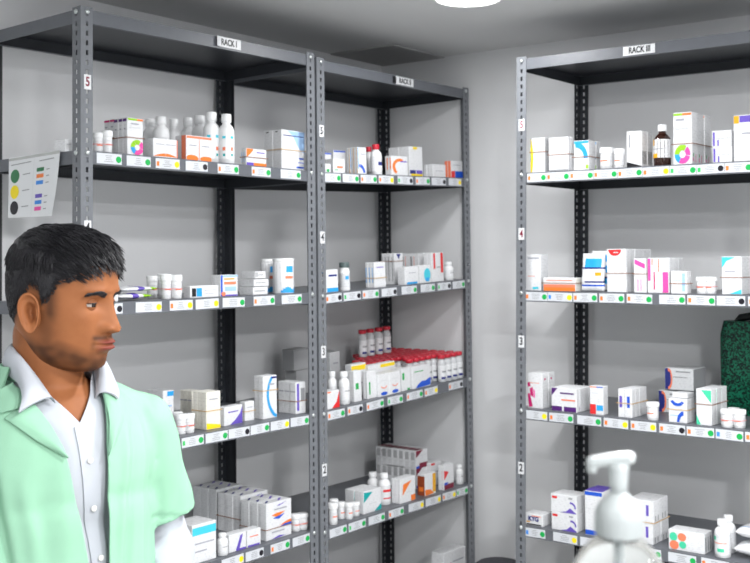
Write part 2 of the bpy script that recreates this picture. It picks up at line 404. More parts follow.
for rk in (1, 2, 3):
    w = RACKW[rk]; root = empty('steel_rack', RACKM[rk]); tag(root, RACKLAB[rk], 'rack', 'slotted steel racks')
    zoff = 0.0
    for (cx, cy_, sx, sy) in ((0, 0, 1, 1), (w, 0, -1, 1), (0, RD, 1, -1), (w, RD, -1, -1)):
        m = M_POST if cy_ == 0 else M_DARK  # rear posts darker: their shade is painted into the enamel
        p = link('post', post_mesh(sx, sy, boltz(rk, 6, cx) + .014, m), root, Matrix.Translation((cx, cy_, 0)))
        for lv in range(1, 7):
            zc = boltz(rk, lv, cx + sx * .02)
            fy = -1 if cy_ == 0 else 1
            Mb = Matrix.Translation((cx + sx * 0.02, cy_ , zc)) @ Matrix.Rotation(PI / 2 if fy < 0 else -PI / 2, 4, 'X')
            link('bolt', bolt_me, root, Mb)
            if (cy_ == 0 or lv in (5, 6)) and (rk, sx) not in ((1, -1), (2, 1)):
                Ms = Matrix.Translation((cx, cy_ + sy * 0.02, zc)) @ Matrix.Rotation(-PI / 2 if sx > 0 else PI / 2, 4, 'Y')
                link('bolt', bolt_me, root, Ms)
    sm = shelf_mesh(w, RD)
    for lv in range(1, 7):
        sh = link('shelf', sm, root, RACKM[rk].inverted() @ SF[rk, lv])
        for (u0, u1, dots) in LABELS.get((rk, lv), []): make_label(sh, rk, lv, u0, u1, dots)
    for n, vv in NUMU[rk].items():
        z = solve(lambda z: project(RACKM[rk] @ Vector((0.02, 0, z)))[1], vv, 0, 2.4)
        b = MB(); b.box(-.0110, .0110, -.0008, 0, -.020, .020, P('white'))
        mb_add_mesh(b, text_mesh(str(n), 0.035, P('maroon') if rk == 3 else P('black'), bold=.0008), P('maroon') if (rk == 3 and n > 3) or n == 5 and rk == 1 else P('black'), Matrix.Translation((0, -.001, 0)) @ Matrix.Rotation(PI / 2, 4, 'X') @ Matrix.Scale(.8, 4, (1, 0, 0)))
        b.build('number_label', root, Matrix.Translation((.021, -.0003, z)))
    # name sign on the top lip
    us = {1: (216, 241), 2: (396, 413.5), 3: (623, 655)}[rk]
    x0, x1 = [solve(lambda x: project(SF[rk, 6] @ Vector((x, 0, 0)))[0], u, -0.1, 1.1) for u in us]
    sw = x1 - x0; b = MB(); hh = 0.0135
    n = 10; curl = 0.006 if rk == 1 else 0.0
    rows = [[(-sw/2 + sw*i/n, -.0012 - curl * max(0, 1 - i/2.5) ** 2, z) for i in range(n + 1)] for z in (-hh - 0.001, hh + (0.003 if rk == 1 else 0.001))]
    b.grid(rows, P('white')); 
    rows = [[(x, y + .0007, z) for (x, y, z) in r] for r in reversed(rows)]; b.grid(rows, P('white'))
    mb_add_mesh(b, text_mesh(ROMAN[rk], 0.027, P('black'), bold=.0006), P('black'), Matrix.Translation((0.002, -.0018, 0)) @ Matrix.Rotation(PI / 2, 4, 'X') @ Matrix.Scale(sw / 0.118 * 0.88 if rk != 3 else sw / .124 * .86, 4, (1, 0, 0)))
    if rk == 2: b.box(-sw/2 - .018, -sw/2 + .001, -.002, -.0008, -.012, .012, P('black'))
    b.build('name_sign', root, RACKM[rk].inverted() @ SF[rk, 6] @ Matrix.Translation(((x0 + x1) / 2, 0.0015, 0.002 if rk == 1 else 0)))

# ================================================================ goods on the shelves
def T(x, y, z=0.0): return Matrix.Translation((x, y, z))
def shelf_m(rk, lv, x, d, rz=0.0, dz=0.0):
    return SF[rk, lv] @ T(x, d, LIP + dz) @ Matrix.Rotation(rz, 4, 'Z')
def face_poly(b, face, pts, col, w, d, h, k):
    e = 0.0004 + 0.00015 * k; out = []
    for (u, v) in pts:
        if face == 'F': out.append((-w/2 + u*w, -e, v*h))
        elif face == 'L': out.append((-w/2 - e, d - u*d, v*h))
        elif face == 'R': out.append((w/2 + e, u*d, v*h))
        else: out.append((-w/2 + u*w, v*d, h + e))
    b.add(out, [tuple(range(len(out)))], P(col))
def rect(f, u0, v0, u1, v1, c): return (f, [(u0, v0), (u1, v0), (u1, v1), (u0, v1)], c)
def disc(f, cu, cv, ru, rv, c, a0=0, a1=360, n=16):
    pts = [(cu + ru * math.cos(math.radians(a0 + (a1 - a0) * i / n)), cv + rv * math.sin(math.radians(a0 + (a1 - a0) * i / n))) for i in range(n + (0 if a1 - a0 >= 360 else 1))]
    if 0 < a1 - a0 < 360: pts.append((cu, cv))
    return (f, pts, c)
def arc(f, cu, cv, ru, rv, t, a0, a1, c, n=14):
    # curved band of relative thickness t, split in quads
    out = []
    for i in range(n):
        A, B = [math.radians(a0 + (a1 - a0) * j / n) for j in (i, i + 1)]
        out.append((f, [(cu + ru * math.cos(A), cv + rv * math.sin(A)), (cu + ru * math.cos(B), cv + rv * math.sin(B)),
                        (cu + ru * (1 - t) * math.cos(B), cv + rv * (1 - t) * math.sin(B)), (cu + ru * (1 - t) * math.cos(A), cv + rv * (1 - t) * math.sin(A))], c))
    return out
def swoosh(f, u0, v0, u1, v1, c, bulge=0.12, t=0.1, n=10):
    top = []; bot = []
    for i in range(n + 1):
        s = i / n; u = u0 + (u1 - u0) * s; v = v0 + (v1 - v0) * s
        k = math.sin(PI * s)
        top.append((u, v + bulge * k + t * k * .5)); bot.append((u, v + bulge * k - t * k * .5))
    return (f, bot + top[::-1], c)
def wheel(f, cu, cv, ru, rv):
    out = []
    for a0, c in ((-10, 'pink'), (60, 'lime'), (120, 'lime'), (180, 'sky')): out += arc(f, cu, cv, ru, rv, .6, a0, a0 + 62, c, 6)
    out += arc(f, cu, cv, ru, rv, .6, 242, 345, 'pink', 6)
    return out
def txt(f, u0, u1, v, c='text', t=0.018): return rect(f, u0, v - t, u1, v + t, c)
def flat(dec):
    out = []
    for d in dec:
        if isinstance(d, list): out += d
        else: out.append(d)
    return out
def carton_mesh(w, d, h, dec, base='white'):
    b = MB(); b.rbox(-w/2, w/2, 0, d, 0, h, P(base), min(.0012, w/8, d/8, h/8))
    dd = flat(dec)
    for k, (f, pts, c) in enumerate(dd):
        pts = [(min(.985, max(.015, u)), min(.985, max(.015, v))) for u, v in pts]
        face_poly(b, f, pts, c, w, d, h, k % 12)
    # tuck-flap seams on the top edge
    b.box(-w/2 + .002, w/2 - .002, d * .12, d * .12 + .0006, h, h + .0003, P('pale'))
    return b.mesh('medicine_carton')
RK = {1: 'RACK I', 2: 'RACK II', 3: 'RACK III'}
ORD = ['front', 'second', 'third', 'fourth', 'fifth', 'sixth', 'seventh', 'eighth', 'ninth', 'tenth', 'eleventh', 'twelfth', 'thirteenth', 'fourteenth', 'fifteenth']
def where(rk, lv, at=None):
    return f"shelf {lv} of {RK[rk]}" if lv > 1 else f"bottom shelf of {RK[rk]}"
def band(rk, M, w, d, h, z, desc, col='gold'):
    # elastic loop round a w x d block whose front-left corner is at (-w/2, 0)
    b = MB(); e = 0.0012; r = 0.0011
    mt = mat('rubber_' + col, srgb(*{'gold': (205, 170, 120), 'brownband': (150, 110, 90), 'pinkband': (225, 150, 150)}[col]), rough=0.6)
    pts = [(-w/2 - e, -e), (w/2 + e, -e), (w/2 + e, d + e), (-w/2 - e, d + e)]
    rows = []
    for (x, y) in pts + pts[:1]:
        rows.append([(x, y, z - r), (x * 1.0, y, z + r)])
    b.grid(rows, mt, smooth=False)
    rows2 = [[(p[0] * (1 + .0016 / w * 2), p[1] + (-.0008 if p[1] < 0 else .0008), p[2]) for p in r] for r in rows]
    b.grid([r[::-1] for r in rows2], mt, smooth=False)
    o = b.build('rubber_band', None, M)
    tag(o, 'rubber band around ' + desc, 'rubber band')
def cartons(rk, lv, u0, u1, vt, d, L, desc, dec=(), n=1, nz=1, base='white', bd=None, rz=0.0, dz=0.0, jig=0.0015, nx=1, sing=None, side=None):
    """block of n (deep) x nz (high) cartons, front face spanning pixels u0..u1 at depth d; side = pixel of the rear corner"""
    x0, x1 = lx(rk, lv, u0, d), lx(rk, lv, u1, d)
    w = (x1 - x0) * .985; xc = (x0 + x1) / 2
    h = lh(rk, lv, x0 if rk < 3 else x0, d, vt) - dz
    if side is not None:
        xs = x0 if rk < 3 else x1
        L = max(.02, ldepth(rk, lv, xs, side) - d)
    ww = w / nx
    cd = L / n; ch = h / nz
    me = carton_mesh(ww - .0006 * (nx > 1), cd - .0006, ch - .0004, dec, base)
    wh = where(rk, lv)
    rs = random.Random(int(u0 * 7 + lv * 131 + rk * 17))
    tot = n * nz * nx
    M0 = shelf_m(rk, lv, xc, d, rz, dz)
    for k in range(nz):
        for i in range(n):
            for q in range(nx):
                j = 0 if tot == 1 else rs.uniform(-jig, jig)
                o = link('medicine_carton', me, None, M0 @ T((q - (nx - 1) / 2) * ww + (j if nx == 1 else 0), i * cd, k * ch + .0002))
                if tot == 1: lab = f"{desc}, {wh}"; g = None
                else:
                    g = f"{desc}, {wh}"
                    ps = []
                    if nz > 1: ps.append('bottom' if k == 0 else 'top' if k == nz - 1 else 'middle' if nz == 3 else ORD[k] + '-up')
                    if nx > 1: ps.append('left' if q == 0 else 'right' if q == nx - 1 else 'centre')
                    if n > 1: ps.append('front' if i == 0 else 'rearmost' if i == n - 1 else ORD[i] + '-back' if i > 0 else '')
                    lab = f"{' '.join(ps)} one of the {desc}, {wh}"
                    if len(lab.split()) > 16: lab = f"{'-'.join(ps)} of {desc}, {wh}"
                tag(o, lab, 'carton', g)
    if bd is not None:
        band(rk, M0 @ T(0, -.0005, 0), w + .0035, L + .0005, h, h * bd[0], f"{desc}, {wh}", bd[1] if len(bd) > 1 else 'brownband')
    return xc, w, h, L
M_HDPE = mat('white_plastic', srgb(238, 239, 240), rough=0.35, sub=0.0)
M_CLEARVIAL = mat('vial_glass', (0.86, 0.88, 0.9), rough=0.12, trans=0.35)
M_AMBER = mat('amber_glass', srgb(48, 22, 14), rough=0.1, coat=0.5)
M_REDCAP = mat('red_flip_cap', srgb(196, 40, 58), rough=0.35)
M_GREYCAP = mat('grey_screw_cap', srgb(90, 105, 105), rough=0.4)
M_POWDER = mat('white_powder', srgb(240, 240, 240), rough=0.9)
def ribbed(b, r, z0, z1, m, n=28):
    b.lathe([(r * .96, z0), (r, z0 + .001), (r, z1 - .0015), (r * .93, z1), (.0005, z1 + .0002)], m, n)
    for k in range(n):
        a = 2 * PI * k / n
        b.box(r * .98, r * 1.02, -r * .05, r * .05, z0 + .002, z1 - .003, m, Matrix.Rotation(a, 4, 'Z'))
def wrap(b, r, z0, z1, a0, a1, m, e=.0005, n=14):
    rows = []
    for z in (z0, z1):
        rows.append([((r + e) * math.cos(math.radians(a0 + (a1 - a0) * i / n)), (r + e) * math.sin(math.radians(a0 + (a1 - a0) * i / n)), z) for i in range(n + 1)])
    b.grid(rows, m)
_bc = {}
def bottle(rk, lv, uc, wpx, vt, d, kind, desc, group=None, dz=0.0):
    """bottle whose axis is at pixel uc, wpx wide, top at pixel row vt"""
    x = lx(rk, lv, uc, d); r = abs(lx(rk, lv, uc + wpx / 2, d) - lx(rk, lv, uc - wpx / 2, d)) / 2
    # pixel width measures across the view, shelf runs obliquely
    p = SF[rk, lv] @ Vector((x, d, LIP)); dist = (_inv @ p).z * -1
    r = wpx / 2 * dist / F_PX
    h = lh(rk, lv, x, d, vt) - dz
    t = empty('bottle' if kind not in ('tub', 'vial', 'can') else {'tub': 'pill_tub', 'vial': 'vial', 'can': 'canister'}[kind], shelf_m(rk, lv, x, d, 0, dz + .0004))
    key = (kind, round(r, 4), round(h, 3))
    if key not in _bc:
        ps = []
        body = MB(); capm = MB(); lab = MB()
        if kind in ('plastic', 'syrup', 'redtop', 'small', 'diag', 'mintbottle'):
            nk = r * .5 if kind != 'small' else r * .58; hs = h * .78
            body.lathe([(r * .9, 0), (r, .002), (r, hs * .80), (r * .96, hs * .88), (r * .84, hs * .95), (r * .64, hs * .995), (nk, hs * 1.03), (nk, h * .86)], M_HDPE, 28)
            cm = {'redtop': M_REDCAP}.get(kind, M_HDPE)
            ribbed(capm, nk * 1.22, h * .83, h, cm)
            if kind == 'syrup':
                wrap(lab, r, h * .1, h * .6, -240, 60, M_HDPE, .0003)
                for a in (-150, -90, -30):
                    wrap(lab, r, h * .5, h * .55, a - 12, a + 12, P('cyan')); wrap(lab, r, h * .26, h * .33, a - 10, a + 10, P('coral')); wrap(lab, r, h * .15, h * .2, a - 8, a + 8, P('teal'))
            elif kind == 'diag':
                wrap(lab, r, h * .1, h * .62, -200, 20, P('white')); wrap(lab, r, h * .42, h * .5, -150, -60, P('red'), .0008); wrap(lab, r, h * .2, h * .24, -150, -60, P('red'), .0008)
            elif kind == 'mintbottle':
                wrap(lab, r, h * .1, h * .62, -220, 40, P('white')); wrap(lab, r, h * .46, h * .56, -170, -120, P('mint'), .0008); wrap(lab, r, h * .16, h * .25, -110, -60, P('mint'), .0008); wrap(lab, r, h * .38, h * .4, -170, -40, P('coral'), .0008)
            elif kind == 'redtop':
                wrap(lab, r, h * .12, h * .6, -220, 40, P('white')); wrap(lab, r, h * .3, h * .42, -120, -60, P('navy'), .0008)
            else:
                wrap(lab, r, h * .15, h * .55, -220, 40, P('white')); wrap(lab, r, h * .4, h * .43, -130, -50, P('grey'), .0008)
        elif kind == 'amber':
            nk = r * .42
            body.lathe([(r * .92, 0), (r, .003), (r, h * .62), (r * .93, h * .68), (r * .6, h * .76), (nk, h * .79), (nk, h * .86)], M_AMBER, 28)
            ribbed(capm, nk * 1.2, h * .84, h, M_HDPE)
            wrap(lab, r, h * .2, h * .64, -260, 80, P('white')); wrap(lab, r, h * .5, h * .64, -210, -130, P('gold'), .0009); wrap(lab, r, h * .2, h * .3, -230, -100, P('gold'), .0009); wrap(lab, r, h * .4, h * .42, -150, -60, P('grey'), .0009)
        elif kind == 'tub':
            body.lathe([(r * .82, 0), (r * .88, .001), (r * .9, h * .72), (r * .9, h * .76)], M_HDPE, 24)
            ribbed(capm, r, h * .72, h, M_HDPE, 24)
            wrap(lab, r * .895, h * .15, h * .6, -250, 70, P('white')); wrap(lab, r * .895, h * .36, h * .42, -140, -60, P('coral'), .0009)
        elif kind == 'grey':
            nk = r * .8
            body.lathe([(r * .94, 0), (r, .002), (r, h * .7), (nk, h * .8), (nk, h * .84)], M_HDPE, 28)
            ribbed(capm, r * .95, h * .82, h, M_GREYCAP)
            wrap(lab, r, h * .12, h * .62, -250, 70, P('pale')); wrap(lab, r, h * .4, h * .52, -130, -90, P('sky'), .0009)
        elif kind == 'vial':
            body.lathe([(r * .94, 0), (r, .002), (r, h * .72), (r * .9, h * .78), (r * .55, h * .83), (r * .55, h * .86), (r * .72, h * .87), (r * .72, h * .92)], M_CLEARVIAL, 16)
            body.lathe([(r * .9, .003), (r * .9, h * .3)], M_POWDER, 16)
            capm.lathe([(r * .86, h * .86), (r * .95, h * .87), (r * .95, h * .985), (r * .86, h), (.0005, h)], M_REDCAP, 16)
            wrap(lab, r, h * .12, h * .62, -200, 60, P('white')); wrap(lab, r, h * .12, h * .2, -150, -80, P('navy'), .0007); wrap(lab, r, h * .36, h * .42, -140, -60, P('grey'), .0007)
        elif kind == 'can':
            wrap(lab, r, h * .01, h * .86, -240, 60, P('white'), .0003)
            body.lathe([(r * .97, 0), (r, .002), (r, h * .9), (r * .985, h * .91)], M_HDPE, 32)
            capm.lathe([(r * 1.01, h * .9), (r * 1.02, h * .91), (r * 1.02, h * .99), (r * .97, h), (.0005, h)], M_HDPE, 32)
            for i in range(9):
                a = -150 + i * 12; wrap(lab, r, h * .02, h * (.09 + .1 * abs(math.sin(i * .55))), a, a + 12, P('sky'), n=3)
            wrap(lab, r, h * .6, h * .78, -120, -75, P('sky')); wrap(lab, r, h * .42, h * .5, -125, -75, P('coral'))
        _bc[key] = (body.mesh('bottle_body'), capm.mesh('cap'), lab.mesh('label'))
    bm_, cm_, lm_ = _bc[key]
    link('bottle_body', bm_, t); link('cap', cm_, t); link('label', lm_, t)
    tag(t, desc if "shelf" in desc or len(desc.split()) > 11 else f"{desc}, {where(rk, lv)}", {'tub': 'tub', 'vial': 'vial', 'can': 'can'}.get(kind, 'bottle'), group)
    return x, r, h
def cluster(rk, lv, spec, desc, kind='tub', bd=True):
    """several tubs in one bundle; spec = (uc, wpx, vtop, depth, position word)"""
    g = f"{desc}, {where(rk, lv)}"
    xs = []
    for (uc, wp, vt, d, pos) in spec:
        x, r, h = bottle(rk, lv, uc, wp, vt, d, kind, f"{pos} one of {desc}", g); xs.append((x, r, h, d))
    if bd and len(xs) > 1:
        xa = min(x - r for x, r, h, d in xs); xb = max(x + r for x, r, h, d in xs); ya = min(d - r for x, r, h, d in xs); yb = max(d + r for x, r, h, d in xs)
        h = min(h for x, r, h, d in xs)
        b = MB(); mt = mat('rubber_pinkband', srgb(225, 150, 150), rough=.6); e = .0012
        # hull of the circles
        pts = []
        for a in range(0, 360, 15):
            c, s = math.cos(math.radians(a)), math.sin(math.radians(a))
            best = max(xs, key=lambda q: q[0] * c + q[3] * s + q[1])
            pts.append((best[0] + c * (best[1] + e), best[3] + s * (best[1] + e)))
        rows = [[(x, y, h * .45 + dz) for (x, y) in pts] for dz in (-.001, .001)]
        b.grid(rows, mt, closed=True)
        rows = [[(x + (x - (xa + xb) / 2) * .01, y + (y - (ya + yb) / 2) * .01, h * .45 + dz) for (x, y) in pts] for dz in (.001, -.001)]
        b.grid(rows, mt, closed=True)
        o = b.build('rubber_band', None, SF[rk, lv] @ T(0, 0, LIP)); tag(o, f"rubber band around {g}", 'rubber band')
def pouch(rk, lv, u0, u1, vt, d, thick, desc, dec, rz=0.0, lean=0.0, flatlie=False, dz=0.0, base='white'):
    """soft sealed packet: pillow shape with crimped ends; dec colours by (u, v)"""
    x0, x1 = lx(rk, lv, u0, d), lx(rk, lv, u1, d); w = x1 - x0; xc = (x0 + x1) / 2
    h = (lh(rk, lv, x0, d, vt) - dz) if not flatlie else thick
    rs = random.Random(int(u0 + vt)); N = 22
    b = MB()
    def prof(u, v):
        e = (max(0, 1 - (2 * u - 1) ** 2) ** .5) * (max(0, 1 - (2 * v - 1) ** 4) ** .6)
        nz = noise.noise(Vector((u * 4 + u0, v * 4, 1.0))) * .2 - .2
        return e * (1 + nz)
    for sgn in (-1, 1):
        for i in range(N):
            for j in range(N):
                q = []
                for (a, c) in ((i, j), (i + 1, j), (i + 1, j + 1), (i, j + 1)):
                    u, v = a / N, c / N; t = prof(u, v) * thick / 2
                    crimp = .0015 * math.sin(u * 60) * (1 if v < .08 or v > .92 else 0)
                    wig = noise.noise(Vector((u * 3, v * 5, u0))) * .004
                    if flatlie: q.append((-w/2 + u * w, v * .09 + wig, thick / 2 + sgn * t + crimp + .002))
                    else: q.append((-w/2 + u * w + wig, thick / 2 + sgn * t + crimp + lean * v * h, v * h))
                if sgn > 0: q = q[::-1]
                if flatlie: q = q[::-1]
                c = base
                for (f, p0, col) in dec:
                    if f(i / N, j / N): c = col
                b.add(q, [(0, 1, 2, 3)], mat('film_' + c, srgb(*PRINT[c]), rough=.25), smooth=True)
    me = b.mesh('packet'); bmm = bmesh.new(); bmm.from_mesh(me); bmesh.ops.remove_doubles(bmm, verts=bmm.verts, dist=.00005); bmm.to_mesh(me); bmm.free()
    o = link('packet', me, None, shelf_m(rk, lv, xc, d, rz, dz + .0006)); tag(o, f"{desc}, {where(rk, lv)}", 'packet')
    return o

# ---- RACK I, shelf 5
wh_dec = wheel('F', .62, .22, .42, .2) + [rect('F', .02, .93, .6, .98, 'lime'), rect('F', .6, .93, .98, .98, 'orange'), txt('F', .2, .7, .84), txt('F', .1, .8, .74, 'pale'), rect('L', .1, .9, .9, .97, 'violet'), txt('L', .3, .7, .7), rect('F', .03, .46, .97, .475, 'pale')]
cluster(1, 5, [(98, 10, 133, .06, 'left'), (107, 11, 131, .05, 'right')], 'small banded white tubs beside the post')
cartons(1, 5, 65, 73, 139, .07, .05, 'small pale carton left of the front post', [txt('F', .2, .8, .6)])
cartons(1, 5, 127, 143, 117, .025, 0, 'tall white cartons with colour-wheel print', wh_dec, n=3, side=114, bd=(.47,))
cartons(1, 5, 116, 125, 118.5, .095, 0, 'tall white cartons with violet top edge', [rect('F', .05, .9, .95, .97, 'violet'), rect('F', .3, .75, .95, .9, 'green'), rect('L', .05, .93, .95, .98, 'magenta'), txt('L', .2, .6, .8)], n=2, side=104, bd=(.5,))
gb = 'white rounded bottles at the back'
for (u, wp, v, d, ps) in ((150, 15, 119, .23, 'leftmost'), (161, 17, 117, .16, 'second from left'), (174, 14, 119.5, .23, 'third from left'), (188, 15, 118, .23, 'fourth from left'), (200, 17, 116, .16, 'rightmost')):
    bottle(1, 5, u, wp, v, d, 'plastic', f"{ps} of the plain white bottles behind orange cartons, shelf 5 of RACK I", 'plain white bottles, shelf 5 of RACK I')
bottle(1, 5, 211.5, 17, 112.5, .075, 'syrup', 'left one of two tall white bottles with orange marks, shelf 5 of RACK I')
bottle(1, 5, 226.5, 16, 114.5, .04, 'syrup', 'right one of two tall white bottles with orange marks, shelf 5 of RACK I')
cartons(1, 5, 153, 178, 137.5, .02, .045, 'low white carton with thin orange foot', [swoosh('F', 0, .06, 1, .06, 'orange', .1, .16), txt('F', .1, .45, .7), txt('F', .5, .9, .7), rect('F', .49, 0, .5, 1, 'pale'), rect('F', .95, 0, 1, 1, 'coral')])
cartons(1, 5, 186, 212, 134.5, .015, .05, 'white carton with orange top and foot', [rect('F', 0, .88, 1, .97, 'coral'), disc('F', .22, .08, .25, .14, 'orange'), disc('F', .78, .08, .25, .12, 'orange'), rect('F', .49, 0, .51, .86, 'coral'), rect('L', .6, 0, 1, 1, 'coral'), txt('F', .1, .4, .6), txt('F', .6, .9, .6)])
cartons(1, 5, 246.5, 267, 148, .02, 0, 'low white cartons with orange corner', [('F', [(0, 1), (.35, 1), (.3, .85), (.08, .55), (0, .5)], 'orange'), rect('F', .35, .02, 1, .2, 'orange'), rect('F', 0, .02, .35, .2, 'purple'), txt('F', .5, .9, .8, 'purple', .03), rect('L', .1, .2, .3, .8, 'lightblue')], n=2, side=241, bd=(.5,))
cartons(1, 5, 281.5, 305, 129, .03, 0, 'large white cartons with pale blue corner', [('F', [(.25, .98), (1, .98), (1, .45), (.8, .5), (.62, .68), (.5, .85)], 'lightblue'), txt('F', .06, .95, .86, 'navy', .012), txt('F', .75, .95, .3, 'blue'), txt('F', .7, .95, .2, 'blue', .01), rect('F', .62, .06, .95, .1, 'blue'), txt('L', .3, .6, .95, 'black', .012)], n=2, side=264, bd=(.5, 'gold'))
# ---- RACK I, shelf 4
pouch(1, 4, 119, 153, 291, .03, .02, 'flat white packet with violet and green tip', [(lambda u, v: .38 < u < .55, None, 'purple'), (lambda u, v: u > .72, None, 'lime')], flatlie=True)
pouch(1, 4, 122, 158, 287, .035, .018, 'upper flat white packet with green tip', [(lambda u, v: .45 < u < .6 and v < .6, None, 'purple'), (lambda u, v: u > .78, None, 'lime')], flatlie=True, dz=.021)
cartons(1, 4, 108, 118.5, 262, .03, .09, 'upright white and gold carton beside his forehead', [('F', [(.3, 1), (1, 1), (1, .35), (.75, .5)], 'gold'), txt('F', .1, .5, .3)])
cluster(1, 4, [(152, 11, 276, .16, 'back left'), (163, 11, 274, .15, 'back right'), (166, 11.5, 274.5, .05, 'front left'), (176.5, 11.5, 275, .035, 'front right')], 'tall slim white tubs in a band')
cartons(1, 4, 190, 219, 286, .025, .03, 'flat white carton with black and blue squares', [rect('F', .06, .1, .2, .8, 'black'), rect('F', .22, .1, .4, .8, 'sky'), txt('F', .48, .9, .6), txt('F', .48, .8, .3)], side=183)
cartons(1, 4, 220.5, 238, 275, .02, 0, 'white cartons edged blue with orange wording', [rect('F', 0, 0, .12, 1, 'blue'), rect('F', .12, .9, 1, 1, 'lightblue'), rect('F', .2, .55, .9, .68, 'coral'), rect('F', .2, .78, .8, .84, 'gold'), rect('F', .25, .25, .9, .45, 'lightblue'), rect('F', .15, 0, 1, .08, 'purple'), disc('F', .16, .12, .12, .1, 'coral')], n=2, side=211)
cartons(1, 4, 253, 268, 287.3, .025, 0, 'bottom one of three stacked flat white cartons', [txt('F', .1, .8, .5, 'grey', .06), rect('F', .45, 0, .47, 1, 'pale')], side=239)
h1 = lh(1, 4, lx(1, 4, 254, .03), .03, 286.8)
cartons(1, 4, 254, 269, 279.5, .03, .09, 'middle one of three stacked flat white cartons', [txt('F', .1, .8, .5, 'grey', .06), rect('F', .45, 0, .47, 1, 'pale')], dz=h1 + .001)
h2 = lh(1, 4, lx(1, 4, 255, .035), .035, 279)
cartons(1, 4, 255, 266, 271.5, .035, .06, 'top one of three stacked flat white cartons', [txt('F', .1, .8, .5, 'grey', .06), rect('F', 0, .2, .3, .9, 'silver')], dz=h2 + .0015)
bottle(1, 4, 268.5, 15, 259, .13, 'can', 'rear left white and blue can, half hidden')
bottle(1, 4, 283.5, 21, 258.5, .045, 'can', 'front white can with blue splash print')
# ---- RACK I, shelf 3
cartons(1, 3, 163, 174, 391, .14, .08, 'white carton with blue top by his shoulder', [rect('F', .4, .85, 1, .97, 'sky'), txt('F', .2, .8, .6, 'lightblue')])
cluster(1, 3, [(181, 11, 414, .045, 'left'), (189.5, 10.5, 413.5, .04, 'right'), (178, 10, 412, .10, 'rear')], 'squat white tubs by his sleeve')
cartons(1, 3, 206.5, 221, 392.5, .03, 0, 'tall ivory cartons with yellow foot', [('F', [(.02, .18), (.98, .1), (.98, 0), (.02, 0)], 'yellow'), txt('F', .2, .8, .8), txt('F', .2, .6, .6, 'pale'), rect('L', .1, .02, .9, .2, 'ivory')], n=3, base='ivory', side=193, bd=(.5, 'gold'))
cartons(1, 3, 192, 201, 391, .175, 0, 'ivory cartons in a rear row', [txt('L', .1, .9, .7)], n=3, base='ivory', side=180)
cartons(1, 3, 223, 244, 407.5, .045, .03, 'low white carton with purple sweep', [('F', [(.3, 0), (1, 0), (1, .9), (.85, .55), (.6, .25)], 'purple'), txt('F', .2, .75, .7, 'purple', .03)], rz=.12)
cartons(1, 3, 245, 254.5, 402, .06, .05, 'small white carton with tan band', [txt('F', .2, .8, .7)], bd=(.5, 'gold'), side=240)
cartons(1, 3, 263.5, 277.5, 376.5, .04, 0, 'tall white cartons with blue curve', [arc('F', 1.3, .55, 1.05, .6, .14, 130, 250, 'sky'), rect('F', .6, .93, .98, .97, 'navy'), txt('F', .4, .8, .8)], n=2, side=254, bd=(.66, 'gold'))
cartons(1, 3, 296, 306, 382.5, .03, 0, 'white cartons with a purple upright stripe', [rect('F', .12, .1, .34, .95, 'purple'), txt('F', .5, .9, .6, 'grey', .2), txt('L', .1, .9, .7)], n=3, side=278, bd=(.4, 'brownband'))
cartons(2, 3, 297, 310, 371, .33, .06, 'lower of two dull grey boxes seen behind the shared posts', [txt('F', .2, .8, .5)], base='silver')
h3 = lh(2, 3, lx(2, 3, 297, .33), .33, 371)
cartons(2, 3, 295, 310, 350, .33, .06, 'upper of two dull grey boxes seen behind the shared posts', [rect('F', 0, .93, 1, 1, 'grey')], base='silver', dz=h3 + .001)
# ---- RACK I, shelf 2
dk = [('F', [(.2, .66), (.42, .58), (.75, .7), (.42, .7)], 'orange'), ('F', [(.25, .57), (.5, .52), (.72, .64), (.4, .6)], 'blue'), ('F', [(.5, .33), (.8, .42), (.99, .44), (.99, .36)], 'orange'), ('F', [(.5, .3), (.75, .36), (.99, .36), (.99, .28)], 'blue'),
      ('F', [(.2, .02), (.5, .08), (.75, .04), (.4, 0)], 'purple'), ('F', [(.4, .9), (.8, .96), (.5, .88)], 'purple'), txt('F', .3, .8, .8), txt('F', .2, .7, .2), ('T', [(0, .2), (.2, .7), (.3, .7), (.1, .2)], 'navy'), ('T', [(.5, .2), (.75, .8), (.85, .8), (.6, .2)], 'purple'), rect('L', .3, .1, .4, .9, 'pale')]
cartons(1, 2, 266, 291.5, 504.5, .03, .115, 'white cartons with orange and blue sweeps', dk, n=3, bd=(.3, 'brownband'))
cartons(1, 2, 240.5, 268, 496.5, .155, .11, 'white cartons with purple top marks', dk, n=3, bd=(.4, 'brownband'))
cartons(1, 2, 216, 241, 490, .275, .115, 'pale cartons at the deep end of the row', dk, n=3, base='pale')
cartons(1, 2, 229, 246.5, 535.5, .025, .035, 'left small white carton with violet corner', [('F', [(.4, .1), (.65, .85), (.8, .9), (.6, .1)], 'purple'), rect('F', .4, 0, 1, .12, 'purple')])
cartons(1, 2, 247, 261, 531, .025, .035, 'right small white carton with violet foot', [rect('F', .05, 0, .9, .12, 'purple'), txt('F', .2, .8, .6, 'coral', .03)])
bottle(1, 2, 222.5, 11, 533, .03, 'small', 'small white bottle beside light blue carton')
cartons(1, 2, 192, 216.5, 526, .02, .09, 'white carton with light blue top stripe', [rect('F', 0, .72, 1, .92, 'cyan'), txt('F', .1, .9, .5), txt('F', .1, .6, .3)])
cluster(1, 2, [(295.5, 11, 514, .05, 'left'), (302.5, 11.5, 513, .045, 'right')], 'stubby white tubs beside sweep cartons')
